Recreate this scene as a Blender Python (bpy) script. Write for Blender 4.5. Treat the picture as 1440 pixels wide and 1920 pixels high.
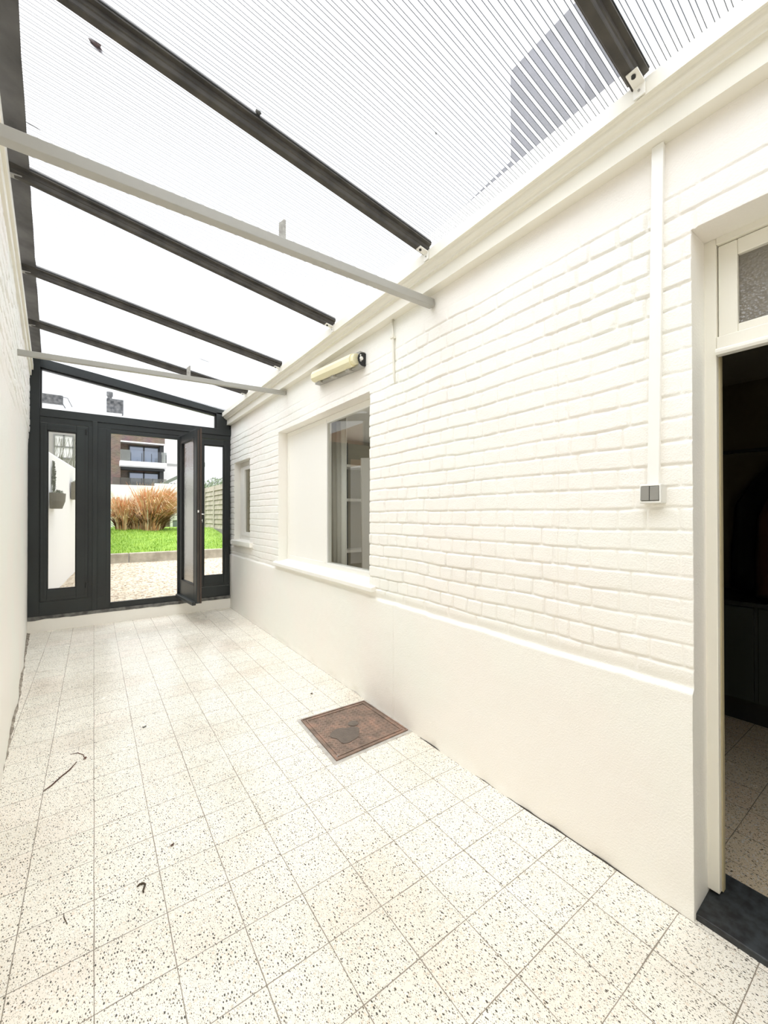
import bpy, bmesh, math, random
import numpy as np
from mathutils import Vector, Matrix, noise

for o in list(bpy.data.objects): bpy.data.objects.remove(o)
S = bpy.context.scene
COL = S.collection
random.seed(7); rng = np.random.default_rng(7)

# ------------------------------------------------------------------ camera
cam_d = bpy.data.cameras.new('camera'); cam = bpy.data.objects.new('camera', cam_d); COL.objects.link(cam)
yaw, pitch, roll = .6197, .0061, -.0012
Fv = Vector((math.sin(yaw)*math.cos(pitch), math.cos(yaw)*math.cos(pitch), math.sin(pitch)))
Rv = Vector((math.cos(yaw), -math.sin(yaw), 0)); Uv = Rv.cross(Fv)
R2 = Rv*math.cos(roll)+Uv*math.sin(roll); U2 = -Rv*math.sin(roll)+Uv*math.cos(roll)
m = Matrix((R2, U2, -Fv)).transposed().to_4x4(); m.translation = Vector((0, 0, 1.3393))
cam.matrix_world = m
cam_d.sensor_fit = 'HORIZONTAL'; cam_d.sensor_width = 36; cam_d.lens = 36*762.73/1440
cam_d.clip_start = .02; cam_d.clip_end = 500
S.camera = cam

# ------------------------------------------------------------------ sky and exposure (overcast sky with an added bright lobe)
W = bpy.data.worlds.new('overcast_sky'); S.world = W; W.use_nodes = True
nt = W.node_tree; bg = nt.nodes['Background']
tc = nt.nodes.new('ShaderNodeTexCoord'); mp = nt.nodes.new('ShaderNodeMapping'); nz = nt.nodes.new('ShaderNodeTexNoise')
rp = nt.nodes.new('ShaderNodeValToRGB')
nz.inputs['Scale'].default_value = 2.2; nz.inputs['Detail'].default_value = 5
rp.color_ramp.elements[0].position = .3; rp.color_ramp.elements[0].color = (.90, .945, 1, 1)
rp.color_ramp.elements[1].position = .7; rp.color_ramp.elements[1].color = (1, 1, 1, 1)
nt.links.new(tc.outputs['Generated'], mp.inputs[0]); nt.links.new(mp.outputs[0], nz.inputs['Vector'])
nt.links.new(nz.outputs['Fac'], rp.inputs[0]); nt.links.new(rp.outputs[0], bg.inputs['Color'])
# added bright lobe overhead, out of view, lights the passage; visible sky stays dimmer
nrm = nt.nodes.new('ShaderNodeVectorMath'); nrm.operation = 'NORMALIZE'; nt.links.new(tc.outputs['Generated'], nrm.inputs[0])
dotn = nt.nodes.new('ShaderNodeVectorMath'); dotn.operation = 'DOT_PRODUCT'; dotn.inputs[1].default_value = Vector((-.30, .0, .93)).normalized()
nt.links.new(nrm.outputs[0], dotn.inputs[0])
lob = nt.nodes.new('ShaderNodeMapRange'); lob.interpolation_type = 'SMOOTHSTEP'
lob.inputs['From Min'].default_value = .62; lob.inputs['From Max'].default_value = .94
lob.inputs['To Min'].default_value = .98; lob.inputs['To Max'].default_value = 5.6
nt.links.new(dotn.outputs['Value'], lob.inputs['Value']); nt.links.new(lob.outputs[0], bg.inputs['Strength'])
S.view_settings.view_transform = 'Standard'; S.view_settings.look = 'None'
S.view_settings.gamma = 1; S.view_settings.use_curve_mapping = False
S.view_settings.exposure = .35
S.cycles.max_bounces = 12; S.cycles.diffuse_bounces = 8; S.cycles.transparent_max_bounces = 40
S.cycles.sample_clamp_indirect = 6
S.cycles.caustics_reflective = False; S.cycles.caustics_refractive = False

# ------------------------------------------------------------------ material helpers
def mat(name, col=(.8, .8, .8), rough=.6, metal=0, spec=.5, bump=0, bscale=60, var=0, vscale=8, col2=None):
    m = bpy.data.materials.new(name); m.use_nodes = True
    t = m.node_tree; b = t.nodes['Principled BSDF']
    b.inputs['Base Color'].default_value = (*col, 1); b.inputs['Roughness'].default_value = rough
    b.inputs['Metallic'].default_value = metal; b.inputs['Specular IOR Level'].default_value = spec
    c = t.nodes.new('ShaderNodeTexCoord')
    if bump:
        n = t.nodes.new('ShaderNodeTexNoise'); n.inputs['Scale'].default_value = bscale; n.inputs['Detail'].default_value = 6
        bp = t.nodes.new('ShaderNodeBump'); bp.inputs['Strength'].default_value = bump; bp.inputs['Distance'].default_value = .004
        t.links.new(c.outputs['Object'], n.inputs['Vector']); t.links.new(n.outputs['Fac'], bp.inputs['Height'])
        t.links.new(bp.outputs['Normal'], b.inputs['Normal'])
    if var or col2:
        n = t.nodes.new('ShaderNodeTexNoise'); n.inputs['Scale'].default_value = vscale; n.inputs['Detail'].default_value = 7
        r = t.nodes.new('ShaderNodeValToRGB'); c2 = col2 or tuple(max(0, x*(1-var)) for x in col)
        r.color_ramp.elements[0].position = .35; r.color_ramp.elements[0].color = (*c2, 1)
        r.color_ramp.elements[1].position = .65; r.color_ramp.elements[1].color = (*col, 1)
        t.links.new(c.outputs['Object'], n.inputs['Vector']); t.links.new(n.outputs['Fac'], r.inputs[0])
        t.links.new(r.outputs[0], b.inputs['Base Color'])
    return m

def glass_mat(name, tint=(1, 1, 1), back=None, bump=0, scale=60, mixrough=0, rough=0.0, ior=1.45, scatter=(.9, .9, .9)):
    """thin pane: transparent + fresnel mirror (+ scattering when obscured)"""
    m = bpy.data.materials.new(name); m.use_nodes = True; t = m.node_tree
    for n in list(t.nodes): t.nodes.remove(n)
    o = t.nodes.new('ShaderNodeOutputMaterial'); tr = t.nodes.new('ShaderNodeBsdfTransparent'); tr.inputs[0].default_value = (*tint, 1)
    gl = t.nodes.new('ShaderNodeBsdfGlossy'); gl.inputs['Roughness'].default_value = rough
    ge = t.nodes.new('ShaderNodeNewGeometry'); dt = t.nodes.new('ShaderNodeVectorMath'); dt.operation = 'DOT_PRODUCT'
    t.links.new(ge.outputs['Incoming'], dt.inputs[0]); t.links.new(ge.outputs['Normal'], dt.inputs[1])
    prev = dt.outputs['Value']
    for op, v in (('ABSOLUTE', None), ('MULTIPLY_ADD', (-1, 1)), ('POWER', (5,)), ('MULTIPLY_ADD', (.9, 2*((ior-1)/(ior+1))**2))):
        q = t.nodes.new('ShaderNodeMath'); q.operation = op; t.links.new(prev, q.inputs[0])
        if v:
            for i_, vv in enumerate(v): q.inputs[i_+1].default_value = vv
        prev = q.outputs[0]
    mx = t.nodes.new('ShaderNodeMixShader')
    base = tr.outputs[0]
    if mixrough:
        tl = t.nodes.new('ShaderNodeBsdfTranslucent'); tl.inputs[0].default_value = (*scatter, 1)
        m2 = t.nodes.new('ShaderNodeMixShader'); m2.inputs[0].default_value = mixrough
        t.links.new(tr.outputs[0], m2.inputs[1]); t.links.new(tl.outputs[0], m2.inputs[2]); base = m2.outputs[0]
        if back:
            df = t.nodes.new('ShaderNodeBsdfDiffuse'); df.inputs[0].default_value = (*back, 1); m4 = t.nodes.new('ShaderNodeMixShader'); m4.inputs[0].default_value = .6
            t.links.new(base, m4.inputs[1]); t.links.new(df.outputs[0], m4.inputs[2]); base = m4.outputs[0]
    if bump:
        c = t.nodes.new('ShaderNodeTexCoord'); v = t.nodes.new('ShaderNodeTexVoronoi'); v.inputs['Scale'].default_value = scale
        nn = t.nodes.new('ShaderNodeTexNoise'); nn.inputs['Scale'].default_value = scale*.6; nn.inputs['Detail'].default_value = 3
        mm = t.nodes.new('ShaderNodeMath'); mm.operation = 'ADD'
        bp = t.nodes.new('ShaderNodeBump'); bp.inputs['Strength'].default_value = bump; bp.inputs['Distance'].default_value = .004
        t.links.new(c.outputs['Object'], v.inputs['Vector']); t.links.new(c.outputs['Object'], nn.inputs['Vector'])
        t.links.new(v.outputs['Distance'], mm.inputs[0]); t.links.new(nn.outputs['Fac'], mm.inputs[1])
        t.links.new(mm.outputs[0], bp.inputs['Height'])
        t.links.new(bp.outputs[0], gl.inputs['Normal'])
    t.links.new(prev, mx.inputs[0]); t.links.new(base, mx.inputs[1]); t.links.new(gl.outputs[0], mx.inputs[2])
    t.links.new(mx.outputs[0], o.inputs[0])
    return m

def brick_mat(name, c1, c2, mortar, scale=1.0, rot=True):
    m = mat(name, c1, .85); t = m.node_tree; b = t.nodes['Principled BSDF']
    c = t.nodes.new('ShaderNodeTexCoord'); mp = t.nodes.new('ShaderNodeMapping'); br = t.nodes.new('ShaderNodeTexBrick')
    if rot: mp.inputs['Rotation'].default_value = (math.pi/2, 0, 0)
    br.inputs['Scale'].default_value = scale; br.inputs['Brick Width'].default_value = .22; br.inputs['Row Height'].default_value = .075
    br.inputs['Mortar Size'].default_value = .008
    br.inputs['Color1'].default_value = (*c1, 1); br.inputs['Color2'].default_value = (*c2, 1); br.inputs['Mortar'].default_value = (*mortar, 1)
    n = t.nodes.new('ShaderNodeTexNoise'); n.inputs['Scale'].default_value = 1.3; n.inputs['Detail'].default_value = 6
    mx = t.nodes.new('ShaderNodeMix'); mx.data_type = 'RGBA'; mx.blend_type = 'MULTIPLY'; mx.inputs[0].default_value = .5
    t.links.new(c.outputs['Object'], mp.inputs[0]); t.links.new(mp.outputs[0], br.inputs['Vector'])
    t.links.new(c.outputs['Object'], n.inputs['Vector'])
    t.links.new(br.outputs['Color'], mx.inputs[6]); t.links.new(n.outputs['Color'], mx.inputs[7])
    t.links.new(mx.outputs[2], b.inputs['Base Color'])
    return m

WC = (.885, .858, .795)
M = {}
def paint_wall():
    m = mat('painted_masonry', WC, .62, bump=.5, bscale=170); t = m.node_tree; b = t.nodes['Principled BSDF']
    c = t.nodes.new('ShaderNodeTexCoord')
    n = t.nodes.new('ShaderNodeTexNoise'); n.inputs['Scale'].default_value = 1.7; n.inputs['Detail'].default_value = 3
    r = t.nodes.new('ShaderNodeValToRGB')
    r.color_ramp.elements[0].position = .38; r.color_ramp.elements[0].color = (.892, .852, .795, 1)
    r.color_ramp.elements[1].position = .62; r.color_ramp.elements[1].color = (.875, .868, .805, 1)
    v = t.nodes.new('ShaderNodeTexVoronoi'); v.inputs['Scale'].default_value = 9
    r2 = t.nodes.new('ShaderNodeValToRGB'); r2.color_ramp.elements[0].position = .022; r2.color_ramp.elements[0].color = (.25, .23, .19, 1)
    r2.color_ramp.elements[1].position = .034; r2.color_ramp.elements[1].color = (1, 1, 1, 1)
    mx = t.nodes.new('ShaderNodeMix'); mx.data_type = 'RGBA'; mx.blend_type = 'MULTIPLY'
    gate = t.nodes.new('ShaderNodeMath'); gate.operation = 'GREATER_THAN'; gate.inputs[1].default_value = .82
    sep = t.nodes.new('ShaderNodeSeparateColor')
    L = t.links.new
    L(c.outputs['Object'], n.inputs['Vector']); L(n.outputs['Fac'], r.inputs[0])
    L(c.outputs['Object'], v.inputs['Vector']); L(v.outputs['Distance'], r2.inputs[0]); L(v.outputs['Color'], sep.inputs[0]); L(sep.outputs[0], gate.inputs[0])
    L(gate.outputs[0], mx.inputs[0]); L(r.outputs[0], mx.inputs[6]); L(r2.outputs[0], mx.inputs[7]); L(mx.outputs[2], b.inputs['Base Color'])
    return m
M['wall'] = paint_wall()
M['plaster'] = mat('painted_plaster', WC, .65, bump=.35, bscale=90)
M['wood'] = mat('cream_painted_wood', (.82, .79, .70), .4, bump=.12, bscale=25)
M['woodw'] = mat('white_painted_wood', (.87, .85, .79), .35, bump=.06, bscale=20)
M['pvc'] = mat('white_plastic', (.86, .85, .81), .3)
M['dark'] = mat('charcoal_painted_wood', (.021, .027, .027), .42, bump=.1, bscale=30, col2=(.015, .017, .017), vscale=2)
M['darkdeep'] = mat('black_bead_and_shadow_line', (.008, .009, .009), .5)  # beads and hinges, also the painted shadow lines of the sashes
M['alu'] = mat('weathered_bar', (.075, .067, .055), .6, metal=.2, bump=.2, bscale=40, col2=(.045, .04, .034), vscale=14)
M['gasket'] = mat('black_gasket', (.02, .02, .02), .6)
M['galv'] = mat('galvanised_bracket', (.50, .49, .45), .5, metal=.3, bump=.15, bscale=60, col2=(.35, .33, .30), vscale=60)
M['flash'] = mat('lead_flashing', (.13, .125, .12), .7, bump=.5, bscale=12, col2=(.055, .052, .05), vscale=5)
M['beam'] = mat('grey_white_steel', (.40, .39, .355), .4)
M['chrome'] = mat('chrome', (.8, .8, .8), .18, metal=1)
M['glass'] = glass_mat('clear_glass')
M['obsc'] = glass_mat('obscured_glass', (.80, .80, .78), bump=.22, scale=70, mixrough=.3, rough=.10, ior=2.8, scatter=(.8, .8, .8))
M['obsc_light'] = glass_mat('rolled_obscured_glass', (.45, .42, .36), back=(.30, .27, .22), bump=1.0, scale=110, mixrough=.4, rough=.12, ior=1.5, scatter=(.35, .31, .26))
M['yellow'] = mat('aged_diffuser', (.78, .72, .48), .3)
M['lampbase'] = mat('lamp_base_grey', (.34, .33, .30), .5)
M['black'] = mat('black_plastic', (.012, .012, .012), .5)
M['switch'] = mat('grey_rocker', (.27, .26, .235), .4)
M['switchbox'] = mat('pale_grey_box', (.72, .71, .66), .4)
M['slate'] = mat('black_stone', (.012, .012, .012), .55, bump=.4, bscale=35, col2=(.035, .04, .043), vscale=40)
M['stone'] = mat('grey_stone', (.20, .195, .18), .8, bump=.8, bscale=40, col2=(.07, .068, .065), vscale=18)
M['cement'] = mat('cement_mortar', (.56, .53, .48), .9, bump=.8, bscale=60, col2=(.42, .39, .35), vscale=22)
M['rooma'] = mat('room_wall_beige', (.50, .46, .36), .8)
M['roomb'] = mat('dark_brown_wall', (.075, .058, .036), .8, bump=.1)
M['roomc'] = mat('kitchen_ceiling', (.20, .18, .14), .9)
M['cab'] = mat('dark_green_cabinet', (.022, .026, .022), .45)
M['twig'] = mat('twig', (.07, .05, .03), .8, bump=.4, bscale=200)
M['leafbrown'] = mat('dead_leaf', (.16, .08, .055), .8, col2=(.07, .035, .03), vscale=60)
M['leafpurple'] = mat('wet_leaf', (.16, .10, .11), .8, col2=(.10, .06, .07), vscale=60)
M['moss'] = mat('roof_dirt', (.12, .12, .11), .9)

# ------------------------------------------------------------------ mesh helpers
class MB:
    def __init__(s): s.v = []; s.f = []; s.mi = []; s.cur = 0
    def add(s, vs, fs):
        o = len(s.v); s.v += [tuple(v) for v in vs]; s.f += [tuple(i+o for i in f) for f in fs]; s.mi += [s.cur]*len(fs); return s
    def box(s, x0, y0, z0, x1, y1, z1):
        x0, x1 = min(x0, x1), max(x0, x1); y0, y1 = min(y0, y1), max(y0, y1); z0, z1 = min(z0, z1), max(z0, z1)
        return s.add([(x0,y0,z0),(x1,y0,z0),(x1,y1,z0),(x0,y1,z0),(x0,y0,z1),(x1,y0,z1),(x1,y1,z1),(x0,y1,z1)],
                     [(0,3,2,1),(4,5,6,7),(0,1,5,4),(1,2,6,5),(2,3,7,6),(3,0,4,7)])
    def hexa(s, p):  # 8 points, bottom ring then top ring, counter-clockwise from above
        return s.add(p, [(0,3,2,1),(4,5,6,7),(0,1,5,4),(1,2,6,5),(2,3,7,6),(3,0,4,7)])
    def prism(s, prof, a, b):
        """profile list of points at end a and at end b (functions of t)"""
        n = len(prof); A = [a(p) for p in prof]; B = [b(p) for p in prof]
        fs = [(i, (i+1) % n, n+(i+1) % n, n+i) for i in range(n)] + [tuple(range(n))[::-1], tuple(range(n, 2*n))]
        return s.add(A+B, fs)
    def tube(s, pts, r, n=8, cap=True):
        pts = [Vector(p) for p in pts]; rs = r if isinstance(r, (list, tuple)) else [r]*len(pts)
        o = len(s.v); vs = []; fs = []
        for i, p in enumerate(pts):
            d = (pts[min(i+1, len(pts)-1)]-pts[max(i-1, 0)]).normalized()
            u = d.cross(Vector((0, 0, 1)));
            if u.length < 1e-3: u = Vector((1, 0, 0))
            u.normalize(); w = d.cross(u)
            for k in range(n):
                a = 2*math.pi*k/n; vs.append(p+(u*math.cos(a)+w*math.sin(a))*rs[i])
        for i in range(len(pts)-1):
            for k in range(n): fs.append((i*n+k, i*n+(k+1) % n, (i+1)*n+(k+1) % n, (i+1)*n+k))
        if cap: fs += [tuple(range(n))[::-1], tuple((len(pts)-1)*n+k for k in range(n))]
        return s.add(vs, fs)
    def build(s, name, mats, parent=None, bevel=0, smooth=False, seg=2):
        if not isinstance(mats, (list, tuple)): mats = [mats]
        A = np.array(s.v, dtype=float)
        if parent is not None: org = Vector(parent.get('_loc', (0, 0, 0)))
        else: org = Vector(((A[:,0].min()+A[:,0].max())/2, (A[:,1].min()+A[:,1].max())/2, A[:,2].min()))
        me = bpy.data.meshes.new(name); me.from_pydata((A-np.array(org)).tolist(), [], s.f)
        for x in mats: me.materials.append(x)
        me.polygons.foreach_set('material_index', s.mi)
        if smooth: me.polygons.foreach_set('use_smooth', [True]*len(s.f))
        b = bmesh.new(); b.from_mesh(me); bmesh.ops.recalc_face_normals(b, faces=b.faces); b.to_mesh(me); b.free()
        o = bpy.data.objects.new(name, me); COL.objects.link(o)
        if parent is not None: o.parent = parent
        else: o.location = org
        if parent is not None: o['_loc'] = tuple(org)
        else: o['_loc'] = tuple(org)
        if bevel:
            bv = o.modifiers.new('bevel', 'BEVEL'); bv.width = bevel; bv.segments = seg; bv.limit_method = 'ANGLE'; bv.angle_limit = .6
            bv.harden_normals = False
        return o
def tag(o, label=None, cat=None, group=None, kind=None):
    if label: o['label'] = label
    if cat: o['category'] = cat
    if group: o['group'] = group
    if kind: o['kind'] = kind
    return o
def thing(name, loc, label=None, cat=None, group=None, kind=None):
    o = bpy.data.objects.new(name, None); COL.objects.link(o); o.location = loc; o['_loc'] = tuple(loc); o.empty_display_size = .1
    return tag(o, label, cat, group, kind)
def dup(o, parent=None):
    c = o.copy(); COL.objects.link(c)
    if parent is not None: c.parent = parent
    for ch in list(o.children): dup(ch, c)
    return c
def box(name, b, mt, parent=None, bevel=0): return MB().box(*b).build(name, mt, parent, bevel)
def frame_ring(mb, x0, x1, z0, z1, w, y0, y1, wb=None, wt=None):
    """rectangular ring in the XZ plane"""
    wb = w if wb is None else wb; wt = w if wt is None else wt
    mb.box(x0, y0, z0, x0+w, y1, z1); mb.box(x1-w, y0, z0, x1, y1, z1)
    mb.box(x0+w, y0, z0, x1-w, y1, z0+wb); mb.box(x0+w, y0, z1-wt, x1-w, y1, z1)
def frame_ring_yz(mb, y0, y1, z0, z1, w, x0, x1, wb=None, wt=None):
    wb = w if wb is None else wb; wt = w if wt is None else wt
    mb.box(x0, y0, z0, x1, y0+w, z1); mb.box(x0, y1-w, z0, x1, y1, z1)
    mb.box(x0, y0+w, z0, x1, y1-w, z0+wb); mb.box(x0, y0+w, z1-wt, x1, y1-w, z1)

XR = 1.62            # face of the right wall
YE = 6.10            # plane of the dark glazed screen
YB = -1.25           # wall behind the camera
def xl(y): return -.61+(6.1-y)*.065      # left wall, slightly askew
def zr(x): return 2.785+(1.5-x)*.158     # underside of the roof bars
ZS = .058                                 # sheet above underside of the bars

# ------------------------------------------------------------------ floor: cast terrazzo tiles 20 cm
def terrazzo(name, tint=1.0, warm=(1, 1, 1)):
    m = bpy.data.materials.new(name); m.use_nodes = True; t = m.node_tree; b = t.nodes['Principled BSDF']; L = t.links.new
    N = lambda k: t.nodes.new(k)
    geo = N('ShaderNodeNewGeometry'); mp = N('ShaderNodeMapping')
    mp.inputs['Location'].default_value = (-.0072, -1.5475, 0); L(geo.outputs['Position'], mp.inputs[0])
    wob = N('ShaderNodeTexNoise'); wob.inputs['Scale'].default_value = 2.5; wob.inputs['Detail'].default_value = 2
    L(geo.outputs['Position'], wob.inputs['Vector'])
    wv = N('ShaderNodeVectorMath'); wv.operation = 'MULTIPLY_ADD'; wv.inputs[1].default_value = (.006, .006, 0)
    L(wob.outputs['Color'], wv.inputs[0]); L(mp.outputs[0], wv.inputs[2])
    sx = N('ShaderNodeSeparateXYZ'); L(wv.outputs[0], sx.inputs[0])
    def math_(op, a, bb=None, c=None):
        n = N('ShaderNodeMath'); n.operation = op
        for i, v in enumerate((a, bb, c)):
            if v is None: continue
            if isinstance(v, (int, float)): n.inputs[i].default_value = v
            else: L(v, n.inputs[i])
        return n.outputs[0]
    def line(co, wid):
        f = math_('DIVIDE', co, .2); fr = math_('FRACT', f); d = math_('ABSOLUTE', math_('SUBTRACT', fr, .5)); d = math_('SUBTRACT', .5, d)
        return math_('MULTIPLY', d, .2), math_('FLOOR', f)
    dx, ix = line(sx.outputs[0], 1); dy, iy = line(sx.outputs[1], 1)
    dmin = math_('MINIMUM', dx, dy)
    # joint width varies along its length
    jn = N('ShaderNodeTexNoise'); jn.inputs['Scale'].default_value = 6; L(geo.outputs['Position'], jn.inputs['Vector'])
    jw = math_('MULTIPLY_ADD', jn.outputs['Fac'], .0022, .0001)
    joint = N('ShaderNodeMapRange'); joint.inputs['From Min'].default_value = 0; L(math_('DIVIDE', dmin, jw), joint.inputs['Value'])
    joint.inputs['From Min'].default_value = .7; joint.inputs['From Max'].default_value = 1.5; joint.inputs['To Min'].default_value = 1; joint.inputs['To Max'].default_value = 0
    # tile tone
    cm = N('ShaderNodeCombineXYZ'); L(ix, cm.inputs[0]); L(iy, cm.inputs[1])
    wn = N('ShaderNodeTexWhiteNoise'); L(cm.outputs[0], wn.inputs['Vector'])
    base = N('ShaderNodeValToRGB'); cr = base.color_ramp
    cr.elements[0].position = 0; cr.elements[0].color = (.90*tint, .83*tint, .73*tint, 1)
    cr.elements[1].position = 1; cr.elements[1].color = (.90*tint, .86*tint, .76*tint, 1)
    e = cr.elements.new(.5); e.color = (.88*tint, .84*tint, .74*tint, 1)
    L(wn.outputs['Value'], base.inputs[0])
    # chips: offset pattern per tile so that chips never cross a joint in line
    off = N('ShaderNodeVectorMath'); off.operation = 'MULTIPLY_ADD'; off.inputs[1].default_value = (7, 7, 0)
    L(wn.outputs['Color'], off.inputs[0]); L(geo.outputs['Position'], off.inputs[2])
    wm = N('ShaderNodeMix'); wm.data_type = 'RGBA'; wm.blend_type = 'MULTIPLY'; wm.inputs[0].default_value = 1; L(base.outputs[0], wm.inputs[6]); wm.inputs[7].default_value = (*warm, 1)
    cur = wm.outputs[2]
    for scale, thr, rad, col, st in ((60, .74, .32, (.82, .73, .61), 1.3), (120, .66, .33, (.93, .91, .84), 1), (190, .50, .30, (.40, .35, .26), 1.5), (92, .63, .27, (.13, .11, .078), 1.8), (64, .80, .24, (.075, .065, .05), 1.7)):
        st_ = N('ShaderNodeMapping'); st_.inputs['Scale'].default_value = (st, 1, 1); st_.inputs['Rotation'].default_value = (0, 0, scale*.37)
        L(off.outputs[0], st_.inputs[0])
        v = N('ShaderNodeTexVoronoi'); v.voronoi_dimensions = '2D'; v.inputs['Scale'].default_value = scale
        L(st_.outputs[0], v.inputs['Vector'])
        sc = N('ShaderNodeSeparateColor'); L(v.outputs['Color'], sc.inputs[0])
        g = math_('GREATER_THAN', sc.outputs[0], thr)
        rr = math_('MULTIPLY_ADD', sc.outputs[1], rad*.8, rad*.35)
        d = math_('LESS_THAN', v.outputs['Distance'], rr)
        mk = math_('MULTIPLY', g, d)
        mx = N('ShaderNodeMix'); mx.data_type = 'RGBA'; L(mk, mx.inputs[0]); L(cur, mx.inputs[6]); mx.inputs[7].default_value = (*[c*tint for c in col], 1)
        cur = mx.outputs[2]
    # worn grey patches
    dn = N('ShaderNodeTexNoise'); dn.inputs['Scale'].default_value = 1.4; dn.inputs['Detail'].default_value = 6; L(geo.outputs['Position'], dn.inputs['Vector'])
    dr = N('ShaderNodeValToRGB'); dr.color_ramp.elements[0].position = .33; dr.color_ramp.elements[0].color = (.86, .84, .82, 1)
    dr.color_ramp.elements[1].position = .52; dr.color_ramp.elements[1].color = (1, 1, 1, 1); L(dn.outputs['Fac'], dr.inputs[0])
    mx = N('ShaderNodeMix'); mx.data_type = 'RGBA'; mx.blend_type = 'MULTIPLY'; mx.inputs[0].default_value = 1; L(cur, mx.inputs[6]); L(dr.outputs[0], mx.inputs[7]); cur = mx.outputs[2]
    mx = N('ShaderNodeMix'); mx.data_type = 'RGBA'; L(joint.outputs[0], mx.inputs[0]); L(cur, mx.inputs[6]); mx.inputs[7].default_value = (.27*tint, .23*tint, .18*tint, 1); cur = mx.outputs[2]
    L(cur, b.inputs['Base Color'])
    rn = N('ShaderNodeTexNoise'); rn.inputs['Scale'].default_value = 3; rn.inputs['Detail'].default_value = 5; L(geo.outputs['Position'], rn.inputs['Vector'])
    rr = N('ShaderNodeMapRange'); rr.inputs['To Min'].default_value = .17; rr.inputs['To Max'].default_value = .34; L(rn.outputs['Fac'], rr.inputs['Value']); L(rr.outputs[0], b.inputs['Roughness'])
    b.inputs['Specular IOR Level'].default_value = .5
    bn = N('ShaderNodeBump'); bn.inputs['Strength'].default_value = .5; bn.inputs['Distance'].default_value = .0015; bn.invert = True
    L(joint.outputs[0], bn.inputs['Height']); L(bn.outputs[0], b.inputs['Normal'])
    return m
M['floor'] = terrazzo('terrazzo_tiles')
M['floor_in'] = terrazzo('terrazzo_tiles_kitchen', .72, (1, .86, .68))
fl = MB().box(-1.1, YB-.2, -.12, XR+.02, YE+.02, 0).build('floor', M['floor']); tag(fl, 'speckled cream terrazzo tile floor of the lean-to passage', kind='structure')

# ------------------------------------------------------------------ right wall: painted brick relief over a plinth
OPEN = [(2.44, 4.22, .83, 2.225), (5.20, 5.90, .985, 2.065), (-.42, .503, -.01, 2.285)]   # y0,y1,z0,z1
ROW, Z0 = .0765, .822
def sstep(a, b, x):
    t = np.clip((x-a)/(b-a), 0, 1); return t*t*(3-2*t)
def fbm(x, y, seed, octs):
    """cheap value noise on arrays"""
    out = 0; amp = 1; tot = 0
    for k in range(octs):
        f = 2.0**k
        xi = np.floor(x*f).astype(np.int64); yi = np.floor(y*f).astype(np.int64); fx = x*f-xi; fy = y*f-yi
        fx = fx*fx*(3-2*fx); fy = fy*fy*(3-2*fy)
        def h(a, c): 
            n = (a*374761393+c*668265263+(seed+k*17)*1442695041) & 0xffffffff
            n = ((n ^ (n >> 13))*1274126177) & 0xffffffff
            return ((n ^ (n >> 16)) & 0xffff)/65535.
        v = h(xi, yi)*(1-fx)*(1-fy)+h(xi+1, yi)*fx*(1-fy)+h(xi, yi+1)*(1-fx)*fy+h(xi+1, yi+1)*fx*fy
        out = out+amp*(v*2-1); tot += amp; amp *= .5
    return out/tot
def brick_relief(Y, Z, seed=1):
    jy = fbm(Y*7, Z*9, seed+1, 2)*.007; jz = fbm(Y*3.5, Z*6, seed+2, 3)*.009
    y = Y+jy; z = Z+jz
    r = np.floor((z-Z0)/ROW); fz = (z-Z0)/ROW-r
    hdr = (np.mod(r, 2) == 0)
    right = (y < .99)
    P = np.where(hdr, .1005, .2); off = np.where(hdr, 1.105, 1.058)+np.where(right, .035, 0)
    # irregular bond: some rows slip
    rs = np.mod(np.sin(r*12.9898+seed)*43758.5, 1.0)
    off = off+(rs-.5)*.03
    c = np.floor((y-off)/P); fy = (y-off)/P-c
    rnd = np.mod(np.sin(c*78.233+r*37.719+seed)*43758.5453, 1.0)
    rnd2 = np.mod(np.sin(c*18.233+r*57.719+seed)*23758.5453, 1.0)
    # now and then a neighbouring pair is bridged by thick paint
    dz = np.minimum(fz, 1-fz)*ROW; dy = np.minimum(fy, 1-fy)*P
    jw = .0038+.0024*fbm(Y*11, Z*11, seed+5, 2)
    cr = .008
    d = np.where((dz < jw+cr) & (dy < jw+cr), (jw+cr)-np.sqrt(np.maximum(jw+cr-dz, 0)**2+np.maximum(jw+cr-dy, 0)**2), np.minimum(dz, dy))
    face = sstep(jw*.35, jw+.0034, d)
    depth = .0088+.003*(rnd2-.5)
    h = face*depth+face*((rnd-.5)*.003+(fz-.5)*(rnd2-.5)*.003)
    # chipped arrises and trowel marks
    h = h-face*np.clip(fbm(Y*28, Z*34, seed+9, 3)-.33, 0, 1)*.012*(1-sstep(.0, .024, d))
    return h
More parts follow.
